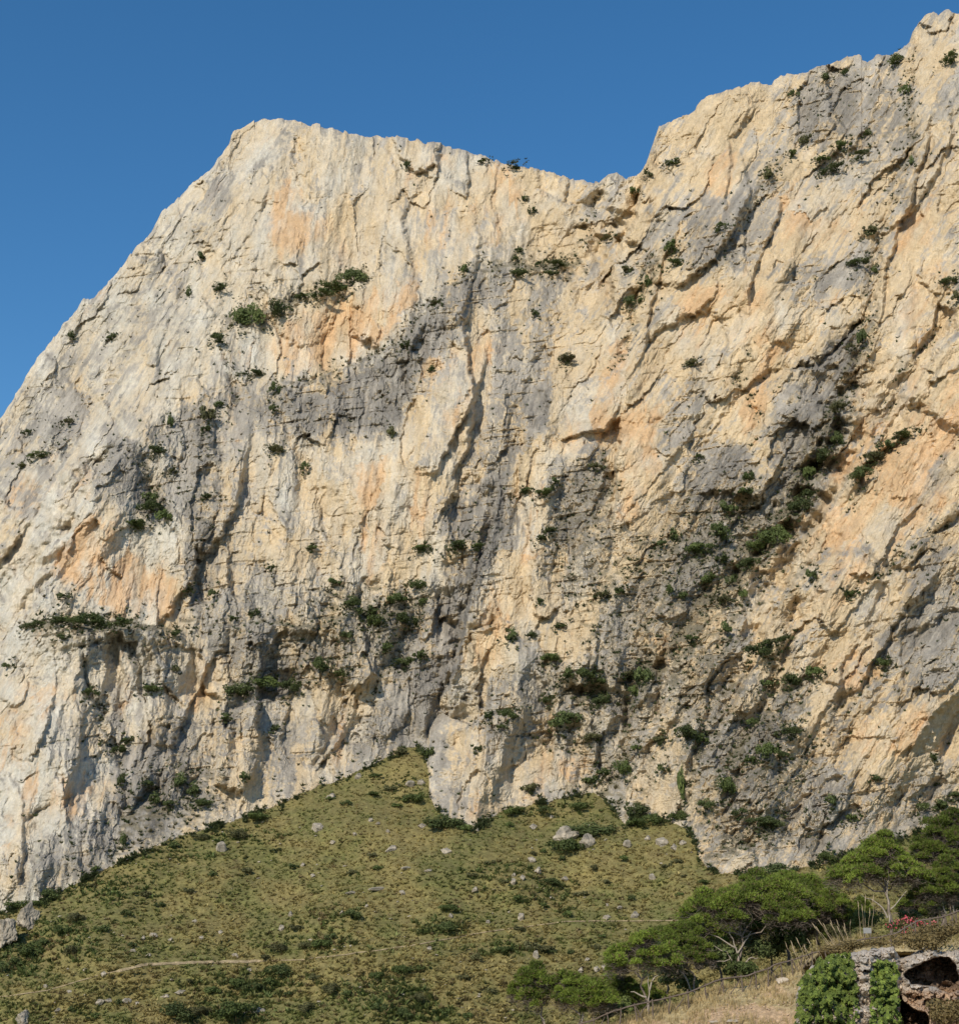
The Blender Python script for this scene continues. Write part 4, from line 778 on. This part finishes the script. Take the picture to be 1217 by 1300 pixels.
    if limbs:
        bb = []
        for L_ in limbs:
            pts_ = [at(x, y, Y-.25-.02*i) for i, (x, y) in enumerate(L_)]; seg = [wob(pts_[i], pts_[i+1], 4, .25, r) for i in range(len(pts_)-1)]
            q = np.concatenate([seg[0]]+[s[1:] for s in seg[1:]]); bb.append((q, np.linspace(.07, .02, len(q))))
        Vb_, Fb_ = tube(bb); link('bare_limb', mesh_np('bare_limb', Vb_-b0, Fb_, M_PALEBARK, None, smooth=True), root)
    return root
pine('umbrella-shaped pine with a forked pale trunk beside the pink flowers', (1127,1182), 100, [(1118,1082,30,18,0),(1088,1102,34,15,0),(1140,1100,34,16,.5),(1120,1072,18,14,-.5),(1070,1108,18,9,0),(1158,1112,20,12,.5)],
     [[(1126,1178),(1127,1158),(1138,1146),(1150,1131)],[(1126,1165),(1112,1146),(1092,1136)],[(1128,1150),(1126,1120),(1124,1100)]], 1.0, 1.0, 21)
pine('dark pine at the right border, tallest of the wood', (1200,1170), 112, [(1196,1062,38,22,0),(1212,1045,26,16,1),(1175,1082,26,16,-1),(1225,1080,26,20,0)], [], 1.0, .75, 22)
pine('pine at the right border below the tallest one, over the fence rail', (1206,1176), 101, [(1205,1108,30,18,0),(1185,1122,24,15,-.5),(1222,1130,22,15,0),(1170,1135,18,12,0)], [[(1214,1165),(1208,1145),(1204,1128)],[(1200,1160),(1190,1140),(1182,1132)]], 1.0, .85, 23)
pine('broad low pine behind the dry reeds', (1040,1205), 106, [(1022,1138,34,17,0),(1048,1146,26,15,-1),(1000,1132,26,13,1),(1066,1152,20,12,0)], [], 1.0, 1.05, 24)
pine('wide-spreading pine with many bleached limbs in the middle of the wood', (938,1236), 103, [(945,1142,46,18,0),(905,1150,36,17,0),(985,1134,36,17,.5),(960,1120,30,11,1),(878,1168,24,13,-.5),(1000,1158,26,14,-1)],
     [[(938,1232),(934,1205),(930,1192),(926,1175)],[(936,1210),(945,1195),(953,1182)],[(934,1204),(918,1194),(900,1186)],[(938,1228),(925,1218),(905,1222)],[(940,1226),(950,1217),(962,1216)],[(932,1224),(922,1208),(905,1200)]], 1.0, 1.0, 25)
pine('pine with a leaning pale trunk left of the wide-spreading one', (884,1262), 100, [(862,1200,32,15,0),(842,1196,24,13,.5),(886,1208,22,12,-.5),(870,1180,22,9,1)], [[(883,1260),(872,1245),(864,1230)],[(872,1245),(862,1232),(850,1228)]], 1.0, 1.0, 26)
pine('flat-topped pine with a straight bare trunk near the bottom edge', (822,1284), 97, [(806,1204,30,14,0),(836,1212,28,15,.5),(786,1214,20,12,0),(822,1194,22,9,-.5)], [[(822,1284),(824,1262),(823,1236)],[(820,1266),(808,1261),(800,1259)],[(824,1258),(828,1244),(836,1238)]], 1.0, 1.0, 27)
pine('small round pine with leaning trunk at the bottom edge, second from the left', (740,1302), 96, [(738,1255,30,14,0),(715,1250,20,12,0),(762,1264,22,14,-.5),(730,1243,18,8,0)], [[(738,1298),(740,1282),(732,1266)],[(736,1288),(724,1280),(716,1276)]], 1.0, 1.0, 28)
pine('leftmost pine of the wood, dark and half out of the bottom edge', (694,1316), 97, [(680,1240,24,13,0),(664,1248,16,12,0),(700,1250,20,11,.5),(672,1262,16,12,-.5)], [[(696,1312),(690,1294),(684,1286)]], 1.0, .9, 29)
pine('low pine filling the gap behind the pink flowers', (1165,1182), 108, [(1160,1150,24,13,0),(1180,1146,20,12,0),(1092,1152,22,12,0),(1075,1165,20,12,0)], [], 1.0, .95, 30)
pine('low dense pine between the flat-topped and the round one', (790,1294), 99, [(788,1248,20,14,0),(800,1262,18,12,0),(775,1270,16,10,0)], [], 1.0, .85, 31)

pine('tall pine crown behind the wide-spreading pine, its top meeting the rock foot', (1000,1215), 112, [(1000,1122,34,17,0),(1034,1128,26,15,0),(968,1124,28,14,1)], [], 1.0, .95, 33)
pine('dark pine crown low behind the straight bare trunk', (790,1300), 104, [(782,1250,24,14,0),(812,1256,26,14,0),(756,1258,20,12,0)], [], 1.0, .75, 37)
pine('dark pine crown behind the bleached limbs, left half of the wood', (915,1245), 110, [(905,1172,34,16,0),(930,1180,28,18,-1),(882,1186,26,14,0)], [], 1.0, .8, 34)
pine('pine crown behind the flat-topped pine', (850,1280), 106, [(846,1196,28,14,0),(866,1188,24,13,1),(820,1204,24,12,0)], [], 1.0, .9, 35)
pine('dark pine crown behind the reeds, right half of the wood', (980,1235), 107, [(978,1170,34,18,0),(1010,1176,28,16,0),(1045,1172,28,16,0)], [], 1.0, .7, 36)
# understorey shrubs in front of the pines
def near_bush(px, py, wpx, hpx, Y, kind, label, name='shrub', cat='shrub', sq=.8):
    sc = Y/F; o = link(name, random.choice(BIG[kind])); o.location = at(px, py+hpx*.5, Y); o.rotation_euler = (0, 0, random.uniform(0, 6)); s = 1.75*wpx*sc
    o.scale = (s, s*sq, 2.0*hpx*sc); return tag(o, label, cat, 'shrubs under the pines')
near_bush(945,1235,34,22,101,'light','bright green shrub at the foot of the pine with bleached limbs')
near_bush(788,1280,26,18,98,'light','green shrub under the low dense pine near the bottom edge')
near_bush(768,1292,20,14,97,'dark','dark shrub touching the fence rail at the bottom edge')
near_bush(975,1206,44,34,105,'dark','dark shrub behind the middle of the fence')
near_bush(902,1222,40,34,104,'dark','dark shrub behind the leaning pale trunk')
near_bush(850,1248,44,34,103,'dark','dark shrub between the leaning trunk and the straight bare trunk')
near_bush(1010,1200,30,24,104,'light','green shrub behind the dry reeds')
near_bush(1100,1172,26,20,104,'light','yellow-green shrub left of the forked pine trunk')
near_bush(1155,1165,24,16,105,'light','bright green shrub right of the forked pine trunk')
near_bush(1195,1150,44,26,106,'dark','dark shrub behind the fence at the right border')
near_bush(985,1106,34,12,125,'dark','dark shrub above the pine wood against the rock foot')
near_bush(1060,1190,26,20,103,'olive','olive shrub behind the tallest reed plumes')

# ------------------------------------------------------------------ rustic fence
RAIL = [(690,1318),(735,1300),(770,1287),(805,1276),(850,1266),(895,1251),(940,1240),(975,1230),(1005,1219),(1030,1210),(1062,1200),(1096,1192),(1118,1190),(1135,1186),(1148,1178),(1162,1170),(1180,1167),(1198,1163),(1214,1157),(1240,1150)]
fy = 95.0
FENCE_SPANS = [(0, 11, 'long rustic fence of crooked grey poles running down the bank to the bottom edge'), (11, 19, 'dark sagging pole fence in front of the pink flowers at the right border')]
for a_, b_, lb in FENCE_SPANS:
    root = empty('wooden_fence', at(*RAIL[a_], fy)); o0 = np.array(root.location); tag(root, lb, 'fence', 'rustic pole fences')
    r = np.random.default_rng(a_+3)
    for i in range(a_, b_):
        p, q = at(*RAIL[i], fy), at(*RAIL[i+1], fy)
        dn = np.array((0, 0, -.42)) if a_ == 0 else np.array((0, 0, -.5))
        V, Fc = tube([(wob(p, q, 5, .12, r), [.05]*5)], 7); link('rail', mesh_np('rail', V-o0, Fc, M_FENCE, None, smooth=True), root)
    ext = range(a_, b_) if a_ == 0 else range(a_+1, b_)
    for i in ext:
        for fr in ((0, .5) if a_ == 0 else (0, .55)):
            p = at(*RAIL[i], fy)*(1-fr)+at(*RAIL[i+1], fy)*fr; hgt = r.uniform(1.0, 1.25)
            V, Fc = tube([(wob(p+np.array((0, .02, .12)), p+np.array((r.uniform(-.15, .15), 0, -hgt)), 4, .15, r), [.045, .05, .055, .06])], 6); link('post', mesh_np('post', V-o0, Fc, M_FENCE, None, smooth=True), root)
            if r.uniform() < (.75 if a_ == 0 else .6):
                e = p+np.array((r.choice((-1, 1))*r.uniform(.45, .9), 0.04, -hgt*.95)); V, Fc = tube([(wob(p+np.array((0, .05, .05)), e, 4, .15, r), [.03, .033, .035, .035])], 5); link('brace', mesh_np('brace', V-o0, Fc, M_FENCE, None, smooth=True), root)

# ------------------------------------------------------------------ dry reeds with plumes
REED = plain('dry_reed', (.36, .28, .18), 9, .7, 1.2); 
def reeds(name, label, spots, seed, cat='reed'):
    r = np.random.default_rng(seed); b0 = at(*spots[0][0], 94.5); root = empty(name, b0); tag(root, label, cat, 'dry reed clumps by the fence')
    st = []; pl = []
    for (bx_, by_), (tx, ty) in spots:
        a = at(bx_, by_, 94.5+r.uniform(-.6, .6)); e = at(tx, ty, 94.5+r.uniform(-.8, .8)); p = wob(a, e, 6, .10, r); st.append((p, np.linspace(.016, .007, 6)))
        d = (p[-1]-p[-2]); d /= np.linalg.norm(d)
        pl.append((np.array([e-d*.5, e-d*.3, e-d*.1+.02, e+d*.05]), [.01, .03, .022, .006]))
    for q in st:
        V, Fc = tube([q], 5); link('stem', mesh_np('stem', V-b0, Fc, REED), root)
    for q in pl:
        V, Fc = tube([q], 6); link('plume', mesh_np('plume', V-b0, Fc, REED), root)
reeds('reed_clump', 'clump of bent straw-coloured reeds with plumes left of the small white board', [((1058+i*2.2, 1210-i*.9), (1030+i*4.2+3*math.sin(i*3), 1172+5*math.sin(i*2.1))) for i in range(12)], 3)
reeds('reed_clump', 'clump of broken dry reeds leaning over the fence under the middle pines', [((1012+i*4.0, 1232-i*1.8), (996+i*5.0+4*math.sin(i*2.), 1196+6*math.sin(i*1.7))) for i in range(9)], 4)
reeds('reed_clump', 'few tall upright reeds just behind the small white board', [((1092+i*3, 1190), (1088+i*5, 1136+9*math.sin(i*2.6)+8)) for i in range(5)], 5)

# small white board, pink flowering shrub
sb = empty('small_board', at(1101, 1191, 93)); tag(sb, 'small pale board standing in the grass at the end of the fence rail', 'sign'); b0 = np.array(sb.location)
import bmesh
def box_mesh(name, cx_, cy_, cz_, sx_, sy_, sz_, mat, bev=.01):
    bm = bmesh.new(); bmesh.ops.create_cube(bm, size=1); bmesh.ops.scale(bm, vec=(sx_, sy_, sz_), verts=bm.verts); bmesh.ops.bevel(bm, geom=bm.edges[:], offset=bev, segments=1, affect='EDGES')
    bmesh.ops.translate(bm, vec=(cx_, cy_, cz_), verts=bm.verts); me = bpy.data.meshes.new(name); bm.to_mesh(me); bm.free(); me.materials.append(mat); return me
link('panel', box_mesh('panel', 0, 0, .45, .50, .04, .34, M_PAINT), sb)
for s in (-1, 1): link('leg', box_mesh('leg', s*.17, .045, .12, .05, .04, .5, M_FENCE), sb)
fl = empty('flowering_shrub', at(1140, 1187, 96.2)); tag(fl, 'shrub with pink and red flowers at the foot of the forked pine', 'shrub'); b0 = np.array(fl.location)
P = []; r = np.random.default_rng(9)
for (x, y, s) in [(1130,1176,.45),(1140,1174,.5),(1150,1168,.45),(1160,1170,.5),(1170,1176,.45),(1182,1174,.4),(1148,1182,.4),(1163,1182,.35)]:
    P.append(at(x, y, 96.4)+rand_dirs(220)*s*r.uniform(.3, 1, (220, 1))*np.array((1, .8, .7)))
P = np.concatenate(P)-b0; col = np.where(r.uniform(0, 1, (len(P), 1)) < .5, np.array((.05, .09, .02)), np.array((.12, .07, .035)))
V, Fc, C = tris_at(P, rand_dirs(len(P)), .09, col); link('foliage', mesh_np('foliage', V, Fc, M_LEAF, C), fl)
k = r.uniform(0, 1, len(P)) < .10; Pq = P[k]+np.array((0, -.12, .05)); V, Fc, C = tris_at(Pq, rand_dirs(len(Pq))+np.array((0, -1, .4)), .11, np.where(r.uniform(0, 1, (len(Pq), 1)) < .6, np.array((.60, .09, .12)), np.array((.66, .20, .20))))
link('blossom', mesh_np('blossom', V, Fc, M_LEAF, C), fl)

# ------------------------------------------------------------------ rubble outcrop with a grotto, and the ivy on it
ox = np.arange(1010, 1262, .7); OTOP = np.array([(1010,1262),(1018,1240),(1030,1226),(1058,1213),(1085,1209),(1110,1204),(1134,1202),(1142,1216),(1152,1214),(1166,1205),(1180,1201),(1196,1208),(1217,1206),(1262,1200)], float)
ot = np.interp(ox, OTOP[:, 0], OTOP[:, 1])+3.5*fbm(ox/9, ox*0, 4, 501, .6)
tv = np.linspace(0, 1, 190)[:, None]; OX = np.broadcast_to(ox, (190, len(ox))).copy(); OY = ot+(1352-ot)*tv
ow1 = fbm(OX/10, OY/10, 3, 511); ow2 = fbm(OX/10, OY/10, 3, 512); qx = OX+2.5*ow1; qy = OY+2.5*ow2
OD = 86.5-.045*(OY-1200)
OD = OD+1.5*fbm(OX/35, OY/35, 3, 513)
fv, fe, fh = facet((OX+5*ow1)/13, (OY+5*ow2)/9, 521, 1.8); OD += 1.1*fv+.15*np.exp(-(fe/.07)**2)
fv2, fe2, _ = facet((OX+2*ow1)/4.2, (OY+2*ow2)/3.4, 531, 1.6); OD += .34*fv2*(.4+1.2*np.clip(.5+fbm(OX/18, OY/18, 2, 532), 0, 1))+.05*np.exp(-(fe2/.1)**2)
def soft(Pn, wdt=1.5):
    ins = inpoly(Pn, qx, qy); d, _, _ = pdist(Pn+[Pn[0]], qx, qy); return np.where(ins, sstep(0, wdt, d), 0), ins, d
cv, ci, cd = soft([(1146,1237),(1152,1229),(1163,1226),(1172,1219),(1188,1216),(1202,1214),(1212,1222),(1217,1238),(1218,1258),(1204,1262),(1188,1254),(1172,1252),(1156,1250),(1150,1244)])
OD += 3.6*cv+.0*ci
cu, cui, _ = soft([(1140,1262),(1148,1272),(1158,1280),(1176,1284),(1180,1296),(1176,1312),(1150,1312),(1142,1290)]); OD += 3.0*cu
OD += np.exp(-(OX-1010)/3.5)*3+2.0*np.exp(-(OY-ot)/2.5)                          # rolls back at its edges
OD -= .9*np.exp(-((OX-1098)/14)**2)                                             # the pale pillar between the two ivies
OD += 1.2*np.exp(-((OX-1143)/4)**2)
OD -= .8*sstep(1252, 1262, OY)*np.exp(-((OX-1175)/26)**2)*(1-cu)                # shelf under the grotto
OP = at(OX, OY, OD)
ga = np.clip(.5+1.0*fbm(OX/14, OY/12, 3, 541)+.3*(fh-.5), 0, 1)
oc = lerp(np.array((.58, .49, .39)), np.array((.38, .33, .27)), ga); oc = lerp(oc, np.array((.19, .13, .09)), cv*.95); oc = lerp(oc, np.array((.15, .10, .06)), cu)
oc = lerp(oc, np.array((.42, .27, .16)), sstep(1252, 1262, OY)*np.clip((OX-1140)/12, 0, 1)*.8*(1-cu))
oc *= (1+.3*fbm(OX/2.5, OY/2.5, 2, 551))[..., None]
# it is closed behind: roof row and back row
bk = OP[0]*1.025; bk[:, 2] -= .35; bk2 = OP[0]*1.07; bk2[:, 2] -= 3
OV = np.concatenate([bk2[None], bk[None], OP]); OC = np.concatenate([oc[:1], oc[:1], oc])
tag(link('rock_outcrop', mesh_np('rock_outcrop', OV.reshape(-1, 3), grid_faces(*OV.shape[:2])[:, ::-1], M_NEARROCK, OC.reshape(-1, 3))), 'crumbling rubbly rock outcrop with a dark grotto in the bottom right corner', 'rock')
def outY(x, y):
    i = np.clip(np.round((x-1010)/.7).astype(int), 0, len(ox)-1); t = (y-ot[i])/(1352-ot[i]); j = np.clip(np.round(t*189).astype(int), 0, 189); return OD[j, i]
def ivy(label, poly, n_, seed, bulge=1.0, out=.35):
    global rng
    rng = np.random.default_rng(seed); PP = np.array(poly, float)
    x = rng.uniform(PP[:, 0].min(), PP[:, 0].max(), n_*3); y = rng.uniform(PP[:, 1].min(), PP[:, 1].max(), n_*3)
    wq = x+9*fbm(x/9, y/9, 4, seed, .6); k = inpoly(poly, wq, y+9*fbm(x/9, y/12, 4, seed+1, .6)) & (fbm(x/5, y/9, 3, seed+7) > -.22+.2*(y > 1275)); x = x[k][:n_]; y = y[k][:n_]
    d, _, _ = pdist(poly+[poly[0]], x, y); Yv = outY(x, y); Ys = np.minimum(Yv, 86.5)
    Ys = Ys-out-bulge*(1-np.exp(-d/12))-1.2*fbm(x/8, y/16, 3, seed+2)-rng.uniform(0, .3, len(x))**1.5
    P = at(x, y, Ys); Nn = rand_dirs(len(P))*.8+np.array((-.2, -1, .5)); Nn /= np.linalg.norm(Nn, axis=1, keepdims=True)
    T = np.clip(.5+1.1*fbm(x/6, y/10, 3, seed+3)+rng.uniform(-.3, .3, len(x)), 0, 1)
    V, Fc, C = tris_at(P, Nn, rng.uniform(.07, .22, len(P)), np.array((.048, .076, .018))*(1-T[:, None])+np.array((.225, .285, .058))*T[:, None])
    tag(link('ivy', mesh_np('ivy', V, Fc, M_LEAF, C)), label, 'ivy', 'ivy on the outcrop')
ivy('big rounded mound of ivy over the left end of the outcrop', [(1008,1312),(1010,1275),(1016,1246),(1030,1226),(1052,1213),(1074,1209),(1084,1226),(1086,1250),(1090,1275),(1084,1312)], 8500, 61, .55)
ivy('narrow curtain of ivy hanging between the pale pillar and the grotto', [(1104,1312),(1105,1250),(1110,1222),(1124,1218),(1136,1224),(1140,1262),(1146,1312)], 5500, 62, .5)
# cushions of dry brush on top of the outcrop
def cushion(x, y, w_, h_, Y, kind, lb, k=None):
    o = near_bush(x, y, w_, h_, Y, kind, lb, 'dry_bush', 'shrub'); o['group'] = 'brush on top of the outcrop'
    return o
BIG['brown'] = [bush_mesh('brown_brush', 12, 1900, .05, (.16, .115, .045), (.30, .23, .10), 571)]
cushion(1160,1200,44,26,88,'brown','rounded brown brush in front of the sagging fence')
cushion(1198,1190,44,26,89,'brown','brown brush at the right border, right of the rounded one')
cushion(1215,1290,50,34,80,'brown','dry brush in the bottom right corner under the grotto')
cushion(1100,1201,44,12,90,'brown','low tawny brush on the outcrop in front of the small board')
cushion(1062,1208,34,14,90,'brown','tawny brush above the big ivy mound')
